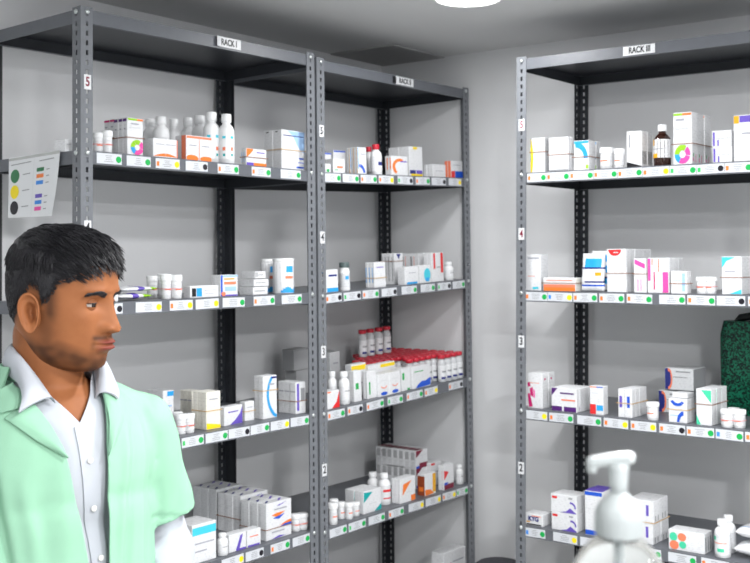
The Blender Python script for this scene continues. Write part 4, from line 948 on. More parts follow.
# counter and the pump bottle in the foreground
pp = floor_at(618.5, 0.80)
ang = math.atan2(pp.y, pp.x)
M_CNT = mat('counter_laminate', srgb(112, 110, 106), rough=.5, noise_s=20, noise_a=.04)
Mc = Matrix.Translation((pp.x, pp.y, 0)) @ Matrix.Rotation(ang - PI / 2, 4, 'Z')
root = empty('counter', Mc); tag(root, 'grey counter holding the pump bottle, just below the frame', 'counter')
ZC = 1.12
b = MB(); b.rbox(-.35, .45, -.22, .16, ZC - .03, ZC, M_CNT, .003); b.build('worktop', root)
b = MB(); b.rbox(-.33, .43, -.20, .14, 0, ZC - .03, M_CNT, .002); b.build('cabinet', root)
b = MB(); b.rbox(-.32, .045, -.216, -.2, .08, ZC - .04, M_CNT, .002); b.build('door', root)
b = MB(); b.rbox(.055, .42, -.216, -.2, .08, ZC - .04, M_CNT, .002); b.build('door', root)
M_GEL = mat('clear_gel_bottle', (0.90, 0.93, 0.93), rough=.05, trans=.97, ior=1.38)
M_PUMP = mat('pump_plastic', srgb(196, 202, 202), rough=.3, trans=.35)
root = empty('pump_bottle', Mc @ T(0, 0, ZC + .0008)); tag(root, 'clear sanitiser bottle with white pump, blurred in the foreground', 'bottle')
zb_ = 1.322 - ZC
b = MB(); b.lathe([(.034, 0), (.038, .003), (.038, zb_ - .045), (.0375, zb_ - .034), (.0345, zb_ - .022), (.027, zb_ - .010), (.0185, zb_ - .002), (.016, zb_), (.016, zb_ + .008)], M_GEL, 40); b.build('bottle_body', root)
b = MB(); b.lathe([(.0172, zb_ + .001), (.0178, zb_ + .003), (.0178, zb_ + .017), (.0168, zb_ + .0215), (.0140, zb_ + .026), (.0098, zb_ + .0300), (.0075, zb_ + .0325), (.0068, zb_ + .0335)], M_PUMP, 36)
for k in range(36):
    b.box(.0175, .0181, -.0006, .0006, zb_ + .004, zb_ + .016, M_PUMP, Matrix.Rotation(k * PI / 18, 4, 'Z'))
b.build('collar', root)
b = MB(); b.lathe([(.0066, zb_ + .032), (.0066, zb_ + .042), (.0074, zb_ + .050), (.0082, zb_ + .056)], M_PUMP, 24); b.build('stem', root)
b = MB(); zt = zb_ + .0600
rows = []
for i in range(25):
    s = i / 24; x = .0120 - s * .036; z = zt - .006 * s ** 1.5; w = .0085 * (1 - s * .4); hgt = .0048
    e_ = min(1, (s * 12 + .25) ** .5, ((1 - s) * 10 + .2) ** .5); w *= e_; hgt *= e_
    rows.append([(x, w * math.cos(a * PI / 8), z + hgt * math.sin(a * PI / 8)) for a in range(16)])
b.grid(rows, M_PUMP, closed=True); b.add(rows[0], [tuple(range(16))], M_PUMP); b.add(rows[-1], [tuple(range(15, -1, -1))], M_PUMP)
b.lathe([(.0034, -.009), (.0040, -.006), (.0040, .002)], M_PUMP, 14, T(-.0200, 0, zt - .004))
b.build('nozzle', root)
b = MB(); b.tube([(0, 0, zb_ + .0), (0, 0, .02), (.01, 0, .006)], .0032, M_PUMP, 10); b.build('dip_tube', root)

# ================================================================ the man
def srg(*c): return srgb(*c)
P0 = Vector((1.056, 1.556, 0))
CAM_ANG = math.atan2(-P0.y, -P0.x) + PI / 2
BODY_YAW = math.radians(24); HEAD_YAW = math.radians(58)
MB0 = Matrix.Translation(P0) @ Matrix.Rotation(CAM_ANG + BODY_YAW, 4, 'Z')     # body frame: faces -y, his left = +x
MH0 = Matrix.Translation(P0) @ Matrix.Rotation(CAM_ANG, 4, 'Z') @ Matrix.Translation((0.004, 0.0, 1.447)) @ Matrix.Rotation(HEAD_YAW, 4, 'Z') @ Matrix.Rotation(math.radians(3), 4, 'X')
# ---- skin material: stubble and lips come from attributes
M_SKIN = mat('skin', srgb(176, 112, 70), rough=.56, spec=.28)
nt = M_SKIN.node_tree; pb = nt.nodes['Principled BSDF']
at = nt.nodes.new('ShaderNodeAttribute'); at.attribute_name = 'stubble'
al = nt.nodes.new('ShaderNodeAttribute'); al.attribute_name = 'lip'
tc = nt.nodes.new('ShaderNodeTexCoord'); nn = nt.nodes.new('ShaderNodeTexNoise'); nn.inputs['Scale'].default_value = 40; nn.inputs['Detail'].default_value = 4
nt.links.new(tc.outputs['Object'], nn.inputs['Vector'])
m0 = nt.nodes.new('ShaderNodeMix'); m0.data_type = 'RGBA'; m0.inputs['A'].default_value = (*srgb(138, 84, 50), 1); m0.inputs['B'].default_value = (*srgb(158, 100, 62), 1)
nt.links.new(nn.outputs['Fac'], m0.inputs['Factor'])
m1 = nt.nodes.new('ShaderNodeMix'); m1.data_type = 'RGBA'; m1.inputs['B'].default_value = (*srgb(38, 24, 17), 1)
nt.links.new(m0.outputs['Result'], m1.inputs['A']); nt.links.new(at.outputs['Fac'], m1.inputs['Factor'])
m2 = nt.nodes.new('ShaderNodeMix'); m2.data_type = 'RGBA'; m2.inputs['B'].default_value = (*srgb(122, 58, 48), 1)
nt.links.new(m1.outputs['Result'], m2.inputs['A']); nt.links.new(al.outputs['Fac'], m2.inputs['Factor'])
nt.links.new(m2.outputs['Result'], pb.inputs['Base Color'])
M_HAIR = mat('black_hair', (.007, .0065, .009), rough=.45, spec=.5)
M_EYEW = mat('eye_white', srgb(176, 164, 156), rough=.2)
M_IRIS = mat('iris_dark_brown', (.012, .006, .004), rough=.08)
M_COAT = mat('mint_cotton', srgb(146, 192, 164), rough=.85, spec=.2, bump=.25, bump_s=900)
M_SHIRT = mat('white_shirt_cotton', srgb(184, 188, 195), rough=.8, spec=.2, bump=.2, bump_s=900)
M_TROU = mat('dark_trousers', (.02, .022, .03), rough=.8)
M_SHOE = mat('black_shoe', (.015, .013, .012), rough=.35)

def interp(tab, z):
    # tab: rows (z, a, b, c) descending z ; smooth Catmull-Rom
    if z >= tab[0][0]: return tab[0][1:]
    if z <= tab[-1][0]: return tab[-1][1:]
    for i in range(len(tab) - 1):
        if tab[i][0] >= z >= tab[i + 1][0]:
            t = (tab[i][0] - z) / (tab[i][0] - tab[i + 1][0])
            p0 = tab[max(0, i - 1)]; p1 = tab[i]; p2 = tab[i + 1]; p3 = tab[min(len(tab) - 1, i + 2)]
            return tuple(.5 * ((2 * p1[k]) + (-p0[k] + p2[k]) * t + (2 * p0[k] - 5 * p1[k] + 4 * p2[k] - p3[k]) * t * t + (-p0[k] + 3 * p1[k] - 3 * p2[k] + p3[k]) * t ** 3) for k in range(1, len(p1)))
HEADT = [  # z, front, back, half width
    (.1180, .004, .004, .004), (.1160, .024, .030, .025), (.1090, .046, .055, .043), (.095, .067, .076, .058), (.075, .080, .086, .069), (.050, .0875, .093, .0745), (.028, .0900, .0945, .0760),
    (.010, .0870, .0935, .0755), (-.010, .0845, .090, .0735), (-.030, .0845, .083, .0705), (-.048, .0855, .074, .0675), (-.064, .0855, .058, .0645), (-.080, .0835, .043, .0590), (-.094, .0805, .030, .0500), (-.106, .0740, .018, .0385), (-.113, .062, .006, .026), (-.1165, .045, -.012, .012), (-.1175, .034, -.028, .003)]
def g(x, m, s): return math.exp(-((x - m) / s) ** 2)
def head_pt(an, z):
    F, B_, W = interp(HEADT, z)
    ca, sa = math.cos(an), math.sin(an)
    n = 2.25
    x = W * math.copysign(abs(ca) ** (2 / n), ca)
    y = math.copysign(abs(sa) ** (2 / n), sa)
    y = y * (F if y < 0 else B_)
    # jaw narrows to the front
    if sa < 0 and z < -.03:
        x *= 1 - .10 * (-sa) ** 2 * min(1, (-.03 - z) / .05)
    p = Vector((x, y, z)); ax = abs(x)
    if sa < .2:
        f = min(1, max(0, (.2 - sa) / .4)); d = 0.0
        # nose: bridge to tip
        if z > -.0415:
            t = min(1, max(0, (.020 - z) / .052))
            amp = .004 + .0205 * t ** 1.2
            if z > .012: amp *= max(0, 1 - (z - .012) / .022)
            d += amp * math.exp(-(ax / (.0088 + .0062 * t)) ** 2)
        else:
            amp = .0245 * math.exp(-((z + .0415) / .0058) ** 2)
            d += amp * math.exp(-(ax / .0150) ** 2)
        d += .0125 * g(ax, .0165, .0060) * g(z, -.0375, .0068)       # nostril wings
        d -= .0085 * g(ax, .0095, .0040) * g(z, -.0462, .0032)       # nostrils
        d -= .0050 * g(ax, .024, .0065) * g(z, -.045, .012) * .5
        # sockets, brow, cheek
        d -= .0105 * g(ax, .0300, .0155) * g(z, .0030, .0105)
        d -= .0040 * g(ax, .017, .006) * g(z, .006, .012)
        d += .0045 * g(ax, .028, .020) * g(z, .0245, .0080)
        d += .0035 * g(ax, .050, .014) * g(z, -.022, .014)
        d -= .0025 * g(ax, .045, .012) * g(z, -.062, .016)
        # mouth
        d += .0080 * g(ax, 0, .026) * g(z, -.066, .016)
        wl = max(0, 1 - (ax / .0255) ** 2) ** .6
        d += .0062 * wl * g(z, -.0610 - .0012 * (ax / .01) ** 1 * .3, .0036)
        d += .0072 * wl * g(z, -.0715, .0045)
        d -= .0045 * wl * g(z, -.0660, .0016)
        d -= .0030 * g(ax, .0265, .004) * g(z, -.066, .004)
        d -= .0022 * g(ax, 0, .0035) * g(z, -.054, .005)
        d -= .0045 * g(ax, 0, .020) * g(z, -.083, .0055)
        d += .0055 * g(ax, 0, .017) * g(z, -.1015, .0095)
        p.y -= d * f
        # flatten the temples
    p.x -= math.copysign(.0030, x) * g(z, .020, .022) * g(-p.y, .055, .022)
    return p
zs = []
ZN = 150
for j in range(ZN + 1):
    t = j / ZN; zs.append(.118 - .2355 * t)
zs[0] = .1180
AN = 176
def ang(k):
    # finer steps at the face (sin<0)
    t = k / AN * 2 * PI
    return t + .28 * math.sin(2 * (t)) * 0 + .35 * math.cos(t)
hv = []; 
for z in zs:
    for k in range(AN):
        hv.append(head_pt(ang(k), z))
hf = []
for j in range(ZN):
    for k in range(AN):
        k2 = (k + 1) % AN; hf.append((j*AN+k, (j+1)*AN+k, (j+1)*AN+k2, j*AN+k2))
hf.append(tuple(range(AN))); hf.append(tuple(reversed([ZN*AN + k for k in range(AN)])))
def hairline(d):
    # returns thickness for direction d (head frame), <=0 means bare
    az = math.atan2(d.x, -d.y)          # 0 = face, +-pi = nape
    aa = abs(math.degrees(az)); el = math.degrees(math.asin(max(-1, min(1, d.z))))
    # lowest elevation carrying hair as a function of azimuth
    tab = [(0, 31), (25, 29), (42, 21), (55, 15), (68, 12), (75, -6), (86, -13), (92, 6), (104, 9), (118, -16), (140, -32), (180, -36)]
    for i in range(len(tab) - 1):
        if tab[i][0] <= aa <= tab[i + 1][0]:
            t = (aa - tab[i][0]) / (tab[i + 1][0] - tab[i][0]); lim = tab[i][1] * (1 - t) + tab[i + 1][1] * t; break
    return el - lim, el, aa
stub = []; lipw = []
for p in hv:
    ax = abs(p.x); s = 0.0
    front = -p.y
    # beard along the jaw and moustache
    jaw = max(0, min(1, (-.070 - p.z + .018 * max(0, min(1, (.07 - front) / .04))) / .022)) * (.62 + .30 * noise.noise(p * 60))
    if front > .02 or ax > .03: s = max(s, jaw)
    s = max(s, .78 * g(p.z, -.0545, .0048) * (1 if ax < .028 else g(ax, .028, .004)) * (front > .06) * (.55 if ax < .006 else 1))
    s = max(s, .45 * g(ax, .029, .004) * g(p.z, -.068, .010) * (front > .05))
    s = max(s, .45 * g(p.z, -.089, .006) * g(ax, 0, .010) * (front > .06))
    # sideburn and shaved sides near the ear
    sb = g(p.y, -.020, .012) * max(0, min(1, (p.z + .045) / .03)) * (ax > .05)
    s = max(s, .75 * sb * (p.z < .05)); s = max(s, .45 * g(p.y, -.012, .016) * (ax > .04) * (p.z < -.01) * (p.z > -.085))
    dd = (Vector(p) - Vector((0, 0, .02))).normalized(); mg, el_, aa_ = hairline(dd)
    if aa_ > 48 and p.z > -.05 and mg < 1: s = max(s, .80 * math.exp(-(min(0, mg) / 7.0) ** 2) * min(1, (aa_ - 48) / 14))
    stub.append(s)
    wl = 1 if ax < .0255 * (1 - .0) and front > .06 else 0
    up = g(p.z, -.0612, .0038); lo = g(p.z, -.0712, .0052)
    lipw.append(min(1, wl * max(up, lo) * 1.25 * max(0, 1 - (ax / .0265) ** 3)))
# ears
def ear(side):
    vs = []; fs = []; R_, A_ = 12, 40
    for back in (0, 1):
        for i in range(R_ + 1):
            r = i / R_
            for k in range(A_):
                a = 2 * PI * k / A_
                ey = math.cos(a) * .0165 * (1 + .18 * max(0, math.sin(a))); ez = math.sin(a) * .0335
                if math.sin(a) < 0: ey *= .80 + .2 * (1 + math.sin(a))
                ey, ez = ey * r, ez * r
                # relief: rim (helix), antihelix, concha hollow
                hgt = .0060 * g(r, .90, .10) + .0035 * g(r, .58, .09) * (math.cos(a) > -.6) - .0080 * g(r, .22, .26)
                if ez < -.019: hgt = .003
                if math.cos(a) < -.7 and r > .3: hgt *= .55
                if math.cos(a) < -.2 and abs(math.sin(a)) < .35 and .35 < r < .8: hgt += .004     # tragus
                th = 0 if not back else -.0045 * (1 - .5 * r)
                flare = .012 + .20 * ey + .010 * r
                vs.append(Vector((flare + hgt + th, ey, ez)))
    o2 = (R_ + 1) * A_
    for i in range(R_):
        for k in range(A_):
            k2 = (k + 1) % A_
            fs.append((i*A_+k, (i+1)*A_+k, (i+1)*A_+k2, i*A_+k2)); fs.append((o2+i*A_+k, o2+i*A_+k2, o2+(i+1)*A_+k2, o2+(i+1)*A_+k))
    for k in range(A_):
        k2 = (k + 1) % A_; fs.append((R_*A_+k, o2+R_*A_+k, o2+R_*A_+k2, R_*A_+k2))
    # root that joins the ear to the skull
    M = Matrix.Scale(1.0, 4) @ Matrix.Translation((.0665, .014, -.016)) @ Matrix.Rotation(math.radians(-10), 4, 'X') @ Matrix.Rotation(math.radians(-14), 4, 'Z')
    out = []
    for p in vs:
        q = M @ p; out.append(Vector((side * q.x, q.y, q.z)))
    b0 = len(out); root = []
    N1 = 20
    for ring in (0, 1):
        for k in range(N1):
            a = 2 * PI * k / N1
            q = Vector((-.006 if ring == 0 else .012, math.cos(a) * (.014 if ring == 0 else .010) - .004, math.sin(a) * (.028 if ring == 0 else .022)))
            q = M @ q; out.append(Vector((side * q.x, q.y, q.z)))
    for k in range(N1):
        k2 = (k + 1) % N1; fs.append((b0 + k, b0 + k2, b0 + N1 + k2, b0 + N1 + k))
    if side < 0: fs = [f[::-1] for f in fs]
    return out, fs
BV = []; BF = []; BS = []; BL = []
def addp(vs, fs, M, st=0.0, lp=0.0):
    o = len(BV)
    for i, p in enumerate(vs):
        BV.append(M @ Vector(p)); BS.append(st[i] if isinstance(st, list) else st); BL.append(lp[i] if isinstance(lp, list) else lp)
    for f in fs: BF.append(tuple(i + o for i in f))
MHB = MB0.inverted() @ MH0                     # head frame -> body frame
addp(hv, hf, MHB, stub, lipw)
for s in (-1, 1):
    v, f = ear(s); addp(v, f, MHB)
# eyelids
EYE = Vector((.0305, -.0660, .0015)); ER = .0118
def lids(side):
    for (e0, e1) in ((15, 90), (-90, -17)):
        rows = []
        for i in range(9):
            el = math.radians(e0 + (e1 - e0) * i / 8)
            row = []
            for k in range(17):
                az = math.radians(-85 + 170 * k / 16)
                droop = math.radians((6 if e0 > 0 else -3) * -abs(math.sin(az)) * (1 if i == 0 or i == 8 else .3)) if True else 0
                e2 = el + (droop if (e0 > 0 and i == 0) or (e0 < 0 and i == 8) else 0)
                r = ER + .0014
                row.append(EYE * 1 + Vector((r * math.cos(e2) * math.sin(az), -r * math.cos(e2) * math.cos(az), r * math.sin(e2))))
            rows.append(row)
        vs = [Vector((side * p.x, p.y, p.z)) for r in rows for p in r]
        fs = [(j*17+k, j*17+k+1, (j+1)*17+k+1, (j+1)*17+k) for j in range(8) for k in range(16)]
        if side < 0: fs = [q[::-1] for q in fs]
        addp(vs, fs, MHB, .25 if e0 > 0 else .1)
lids(1); lids(-1)

# ---- body volume from ellipsoids and tapered limbs, fused by remeshing
def ell(c, r, M=None):
    return ('e', Vector(c), Vector(r))
def limb(p, q, r1, r2): return ('l', Vector(p), Vector(q), r1, r2)
def fuse(name, prims, vox, smooth=6):
    b = MB(); m = M_SKIN
    for pr in prims:
        if pr[0] == 'e':
            c, r = pr[1], pr[2]; rows = []
            for j in range(17):
                th = PI * j / 16
                rows.append([(c.x + r.x * math.sin(th) * math.cos(2*PI*k/24), c.y + r.y * math.sin(th) * math.sin(2*PI*k/24), c.z + r.z * math.cos(th)) for k in range(24)])
            b.grid([q[::-1] for q in rows], m, closed=True)
        else:
            p, q, r1, r2 = pr[1:]; ax = (q - p); L = ax.length; R = ax.to_track_quat('Z', 'Y').to_matrix().to_4x4(); M = Matrix.Translation(p) @ R
            prof = [(max(.0005, r1 * math.cos(a)), r1 * math.sin(a)) for a in [(-PI/2) + PI/2 * i / 6 for i in range(7)]] + [(max(.0005, r2 * math.cos(a)), L + r2 * math.sin(a)) for a in [PI/2 * i / 6 for i in range(7)]]
            b.lathe(prof, m, 20, M)
    o = b.build('tmp'); md = o.modifiers.new('r', 'REMESH'); md.mode = 'VOXEL'; md.voxel_size = vox
    sm = o.modifiers.new('s', 'SMOOTH'); sm.iterations = smooth; sm.factor = .6
    dg = bpy.context.evaluated_depsgraph_get(); dg.update()
    me = bpy.data.meshes.new_from_object(o.evaluated_get(dg)); me.name = name
    bpy.data.objects.remove(o)
    return me
SH_L, EL_L, WR_L = Vector((.168, .012, 1.215)), Vector((.225, .040, .995)), Vector((.150, -.150, .870))
SH_R, EL_R, WR_R = Vector((-.168, .012, 1.215)), Vector((-.235, .030, .985)), Vector((-.215, -.150, .860))
neckp = MHB @ Vector((0, .030, -.060))
body = [limb((0, .035, 1.27), neckp, .060, .056), limb(neckp, MHB @ Vector((0, .022, -.03)), .056, .055),
        limb((0, .03, 1.285), (.145, .022, 1.225), .048, .040), limb((0, .03, 1.285), (-.145, .022, 1.225), .048, .040),
        ell((0, .012, 1.15), (.155, .100, .165)), ell((0, .0, 1.00), (.140, .095, .15)), ell((0, .01, .86), (.150, .105, .12)),
        limb(SH_L, EL_L, .043, .038), limb(EL_L, WR_L, .038, .025), limb(SH_R, EL_R, .043, .038), limb(EL_R, WR_R, .038, .025),
        limb((.085, .01, .82), (.095, -.005, .45), .078, .050), limb((-.085, .01, .82), (-.095, -.005, .45), .078, .050),
        limb((.095, 0, .45), (.10, .02, .09), .050, .036), limb((-.095, 0, .45), (-.10, .02, .09), .050, .036),
        limb((.10, .03, .045), (.115, -.13, .035), .038, .030), limb((-.10, .03, .045), (-.115, -.13, .035), .038, .030)]
def hand(wr, fwd, side):
    fwd = fwd.normalized(); up = Vector((0, 0, 1)); lat = fwd.cross(up).normalized() * side; dn = fwd.cross(lat).normalized()
    if dn.z > 0: dn = -dn
    out = [limb(wr, wr + fwd * .035, .024, .026)]
    for k, (o, L) in enumerate(((-.026, .062), (-.009, .072), (.009, .068), (.026, .054))):
        base = wr + fwd * .075 + lat * o
        out.append(limb(wr + fwd * .02 + lat * o * .6, base, .013, .011))
        m1 = base + (fwd * .9 + dn * .3).normalized() * L * .45; m2 = m1 + (fwd * .6 + dn * .8).normalized() * L * .33; m3 = m2 + (fwd * .2 + dn).normalized() * L * .25
        out += [limb(base, m1, .0088, .0082), limb(m1, m2, .0082, .0075), limb(m2, m3, .0075, .0065)]
    tb = wr + fwd * .02 - lat * .022; t1 = tb + (fwd * .7 - lat * .8 + dn * .3).normalized() * .035; t2 = t1 + (fwd + dn * .5).normalized() * .028
    out += [limb(tb, t1, .013, .0100), limb(t1, t2, .0100, .0082)]
    return out
body += hand(WR_L, WR_L - EL_L, 1) + hand(WR_R, WR_R - EL_R, -1)
bme = fuse('tmpbody', body, .0048, 4)
addp([v.co for v in bme.vertices], [tuple(p.vertices) for p in bme.polygons], Matrix.Identity(4))
me = bpy.data.meshes.new('person'); me.from_pydata([tuple(p) for p in BV], [], BF); me.materials.append(M_SKIN)
me.polygons.foreach_set('use_smooth', [True] * len(me.polygons))
for nm, arr in (('stubble', BS), ('lip', BL)):
    a = me.attributes.new(nm, 'FLOAT', 'POINT'); a.data.foreach_set('value', arr)
me.update()
person = link('person', me, None, MB0)
tag(person, 'man in a mint coat over a white shirt, looking right', 'person')
person_neck = neckp
# eyes
for s in (-1, 1):
    c = Vector((s * EYE.x, EYE.y, EYE.z)); b = MB()
    b.lathe([(max(.0003, ER * math.sin(t)), -ER * math.cos(t)) for t in [PI * i / 16 for i in range(17)]], M_EYEW, 24)
    gaze = Vector((-.02, -1, -.04)).normalized()
    q = gaze.to_track_quat('Z', 'Y').to_matrix().to_4x4()
    b.lathe([(.0066, ER - .0026), (.0062, ER - .0008), (.0025, ER + .0003), (.0003, ER + .0006)], M_IRIS, 20, q)
    b.build('eye', person, MHB @ Matrix.Translation(c))
    # dark lash line along the upper lid
    b = MB(); pts = []
    for k in range(13):
        az = math.radians(-68 + 136 * k / 12); el = math.radians(15 - 6 * abs(math.sin(az)) - 1); r = ER + .0017
        pts.append(Vector((s * r * math.cos(el) * math.sin(az), -r * math.cos(el) * math.cos(az), r * math.sin(el))))
    b.tube(pts, .0008, M_HAIR, 6); b.build('eyelash', person, MHB @ Matrix.Translation(c))
# ---- head surface lookup for hair and brows
hb = BVHTree.FromPolygons([tuple(p) for p in hv], hf)
def on_head(d, org=Vector((0, 0, .02))):
    h = hb.ray_cast(org + d * .4, -d)
    return h[0], h[1]
rs = random.Random(11)
def strand(b, p, n, dirv, L, r, lift, m, seg=4):
    pts = [p - n * .001]; cur = p.copy(); d = (dirv * (1 - lift) + n * lift).normalized()
    for i in range(seg):
        cur = cur + d * (L / seg); d = (d + dirv * .35 - n * .10 + Vector((0, 0, -.10))).normalized(); pts.append(cur.copy())
    b.tube(pts, [r, r * .95, r * .8, r * .5, r * .08][:seg + 1], m, 4, cap=False)
# hair shell: thickness field over the scalp
def thick(d):
    m, el, aa = hairline(d)
    if m <= 0: return -.002
    edge = min(1, m / 9)
    top = max(0, min(1, (el - 22) / 30)); front = max(0, 1 - aa / 70)
    t = .0030 + .0045 * top ** .9 + .007 * front * min(1, m / 12) + .004 * max(0, min(1, (el - 5) / 30)) * (aa > 90)
    if aa > 90: t += .003 * max(0, min(1, (el + 15) / 40)) * .8
    t *= 1 + .22 * noise.noise(Vector((d.x * 7, d.y * 7, d.z * 7))) + .12 * noise.noise(d * 19)
    return t * edge - .0005 * (1 - edge)
hm = MB(); vs = []; fs = []; NA, NE = 150, 80; keep = {}
for j in range(NE + 1):
    el = math.radians(-46 + 135.5 * j / NE)
    for k in range(NA):
        az = 2 * PI * k / NA; d = Vector((math.cos(el) * math.sin(az), -math.cos(el) * math.cos(az), math.sin(el)))
        p, n = on_head(d); t = thick(d); vs.append(p + (d * .6 + n * .4).normalized() * t); keep[j * NA + k] = hairline(d)[0] > -1.5
for j in range(NE):
    for k in range(NA):
        q = (j*NA+k, j*NA+(k+1) % NA, (j+1)*NA+(k+1) % NA, (j+1)*NA+k)
        if any(keep[i] for i in q): fs.append(q)
fs.append(tuple(NE * NA + k for k in range(NA)))
hm.add(vs, fs, M_HAIR, None, True)
cnt = 0
while cnt < 5200:
    el = math.asin(rs.uniform(-.6, 1)); az = rs.uniform(-PI, PI); d = Vector((math.cos(el) * math.sin(az), -math.cos(el) * math.cos(az), math.sin(el)))
    mgn, e_, aa = hairline(d)
    if mgn <= -1.5: continue
    cnt += 1
    p, n = on_head(d); t = max(0, thick(d)); top = max(0, min(1, (e_ - 18) / 35))
    if aa < 75 or e_ > 45: dv = Vector((d.x * .35 + rs.uniform(-.28, .28) - .12, -1, -.18 + rs.uniform(-.15, .15)))
    else: dv = Vector((d.x * .15, -.25 if aa < 110 else .15, -1))
    dv = (dv - n * dv.dot(n) * .75).normalized()
    L = .009 + .024 * top * rs.uniform(.6, 1.2)
    if aa < 50 and mgn < 16: L = rs.uniform(.018, .032)
    if mgn < 6 and aa > 60: L *= .6
    strand(hm, p + (d * .6 + n * .4).normalized() * t * .85, n, dv, L, rs.uniform(.0007, .0013) * (1 + top * .5), rs.uniform(.08, .30) if top > .3 else .06, M_HAIR)
hair = hm.build('hair', person, MHB)
# brows
for s in (-1, 1):
    b = MB()
    for i in range(300):
        t = rs.random(); x = .011 + .037 * t; zz = .0165 + .0060 * math.sin(min(1, t * 1.25) * PI * .62) - .0055 * max(0, t - .6) + rs.uniform(-.0036, .0036) * (1 - .5 * t)
        h = hb.ray_cast(Vector((s * x, -.2, zz)), Vector((0, 1, 0)))
        if h[0] is None: continue
        dv = Vector((s, .15, .18 - .5 * t)).normalized()
        strand(b, h[0], h[1], dv, rs.uniform(.006, .010), .0007, .10, M_HAIR, 3)
    b.build('eyebrow', person, MHB)

# ---- clothes
def from_mesh(me):
    bm = bmesh.new(); bm.from_mesh(me); return bm
def bisect_del(bm, co, no, region):
    # cut along a plane, then drop the faces that satisfy region(centre)
    bmesh.ops.bisect_plane(bm, geom=bm.verts[:] + bm.edges[:] + bm.faces[:], plane_co=co, plane_no=no, dist=1e-6)
def dropf(bm, cond):
    bmesh.ops.delete(bm, geom=[f for f in bm.faces if cond(f.calc_center_median())], context='FACES')
def finish(bm, name, m, thickn=.0025, M=None):
    me = bpy.data.meshes.new(name)
    for f in bm.faces: f.smooth = True
    bmesh.ops.recalc_face_normals(bm, faces=bm.faces)
    bmesh.ops.solidify(bm, geom=bm.faces[:], thickness=thickn)
    for f in bm.faces: f.smooth = True
    bm.to_mesh(me); bm.free(); me.materials.append(m)
    o = link(name, me, person)
    return o
def wrinkle(bm, fn):
    bm.normal_update()
    ds = [(v, v.normal.copy(), fn(v.co)) for v in bm.verts]
    for v, n, d in ds: v.co += n * d
# shirt
shirt = [limb((0, .03, 1.285), (.145, .022, 1.225), .053, .045), limb((0, .03, 1.285), (-.145, .022, 1.225), .053, .045),
         limb((0, .035, 1.20), (0, .025, 1.315), .08, .066),
         ell((0, .012, 1.15), (.157, .110, .172)), ell((0, .0, 1.00), (.150, .108, .16)), ell((0, .01, .86), (.165, .118, .13)),
         limb(SH_L, EL_L, .044, .050), limb(EL_L, WR_L + (WR_L - EL_L) * .02, .054, .036), limb(SH_R, EL_R, .044, .050), limb(EL_R, WR_R + (WR_R - EL_R) * .02, .054, .036)]
sme = fuse('tmpshirt', shirt, .0055, 5)
def fold(co):
    d = 0
    for (S, E, W_) in ((SH_L, EL_L, WR_L), (SH_R, EL_R, WR_R)):
        if abs(co.x) > .165 and co.x * E.x > 0 and co.z < 1.08:
            d += min(1, (1.08 - co.z) / .03) * .0120 * noise.noise(Vector((co.x * 16 + co.z * 9, co.y * 14, co.z * 26 - co.x * 18))) * 1.0
    if abs(co.x) < .15: d += .0030 * noise.noise(Vector((co.x * 26, co.y * 8, co.z * 5)))
    return d
bm = from_mesh(sme); wrinkle(bm, fold)
cutz = MHB @ Vector((0, 0, 0))
bisect_del(bm, (0, 0, 1.325), (0, 0, 1), None); dropf(bm, lambda c: c.z > 1.325 and abs(c.x) < .12)
VB = 1.250
for sx in (-1, 1):
    nrm = Vector((sx * (1.325 - VB), 0, -.060)).normalized()
    bmesh.ops.bisect_plane(bm, geom=bm.verts[:] + bm.edges[:] + bm.faces[:], plane_co=(0, 0, VB), plane_no=nrm, dist=1e-6)
dropf(bm, lambda c: c.y < .02 and c.z > VB and abs(c.x) < .060 * (c.z - VB) / (1.325 - VB) and abs(c.x) < .1)
sbvh = BVHTree.FromBMesh(bm)
finish(bm, 'shirt', M_SHIRT, .0016)
# mint coat
def arm_pt(S, E, t): return S.lerp(E, t)
coat = [limb((0, .03, 1.280), (.150, .022, 1.228), .062, .052), limb((0, .03, 1.280), (-.150, .022, 1.228), .062, .052),
        ell((0, .012, 1.15), (.180, .127, .180)), *[ell((0, .005, z_), (.176 + .022 * max(0, 1.05 - z_) / .4, .128 + .026 * max(0, 1.05 - z_) / .4, .13)) for z_ in [1.08 - .012 * i_ for i_ in range(34)]],
        limb(SH_L, SH_L.lerp(EL_L, .95), .057, .063), limb(SH_R, SH_R.lerp(EL_R, .95), .057, .063)]
cme = fuse('tmpcoat', coat, .0055, 6)
def cfold(co):
    d = .0055 * noise.noise(Vector((co.x * 24, co.y * 10, co.z * 3.0)))
    if co.z < 1.2: d += .0110 * noise.noise(Vector((co.x * 15 + 3, co.y * 10, co.z * 1.5))) * min(1, (1.2 - co.z) / .1)
    if abs(co.x) > .16 and abs((co.z - 1.052) + (abs(co.x) - .2) * .2) < .0028: d -= .0035
    if abs(co.x) > .16: d += .006 * noise.noise(Vector((co.x * 18, co.y * 15, co.z * 13)))
    if co.y < .02:
        for (xa_, za_, xb_, zb_2, wd, dp) in ((-.150, 1.22, -.112, .98, .0075, .014), (-.100, 1.17, -.070, .95, .012, -.006), (.100, 1.25, .066, .98, .010, .007), (.078, 1.22, .056, .98, .010, -.006), (-.178, 1.16, -.150, .9, .010, .008), (.125, 1.24, .105, 1.0, .009, -.006), (.052, 1.13, .045, .95, .008, .004)):
            if co.z < za_ + .02:
                t = (za_ - co.z) / (za_ - zb_2); d -= dp * math.exp(-((co.x - (xa_ + (xb_ - xa_) * t)) / wd) ** 2) * max(0, min(1, (za_ + .02 - co.z) / .05))
    # crease from the armpit
    for sx in (-1, 1):
        d -= .010 * math.exp(-((co.x * sx - .150 - (1.16 - co.z) * .03) / .010) ** 2) * (co.y < 0) * max(0, min(1, (1.19 - co.z) / .06))
    return d
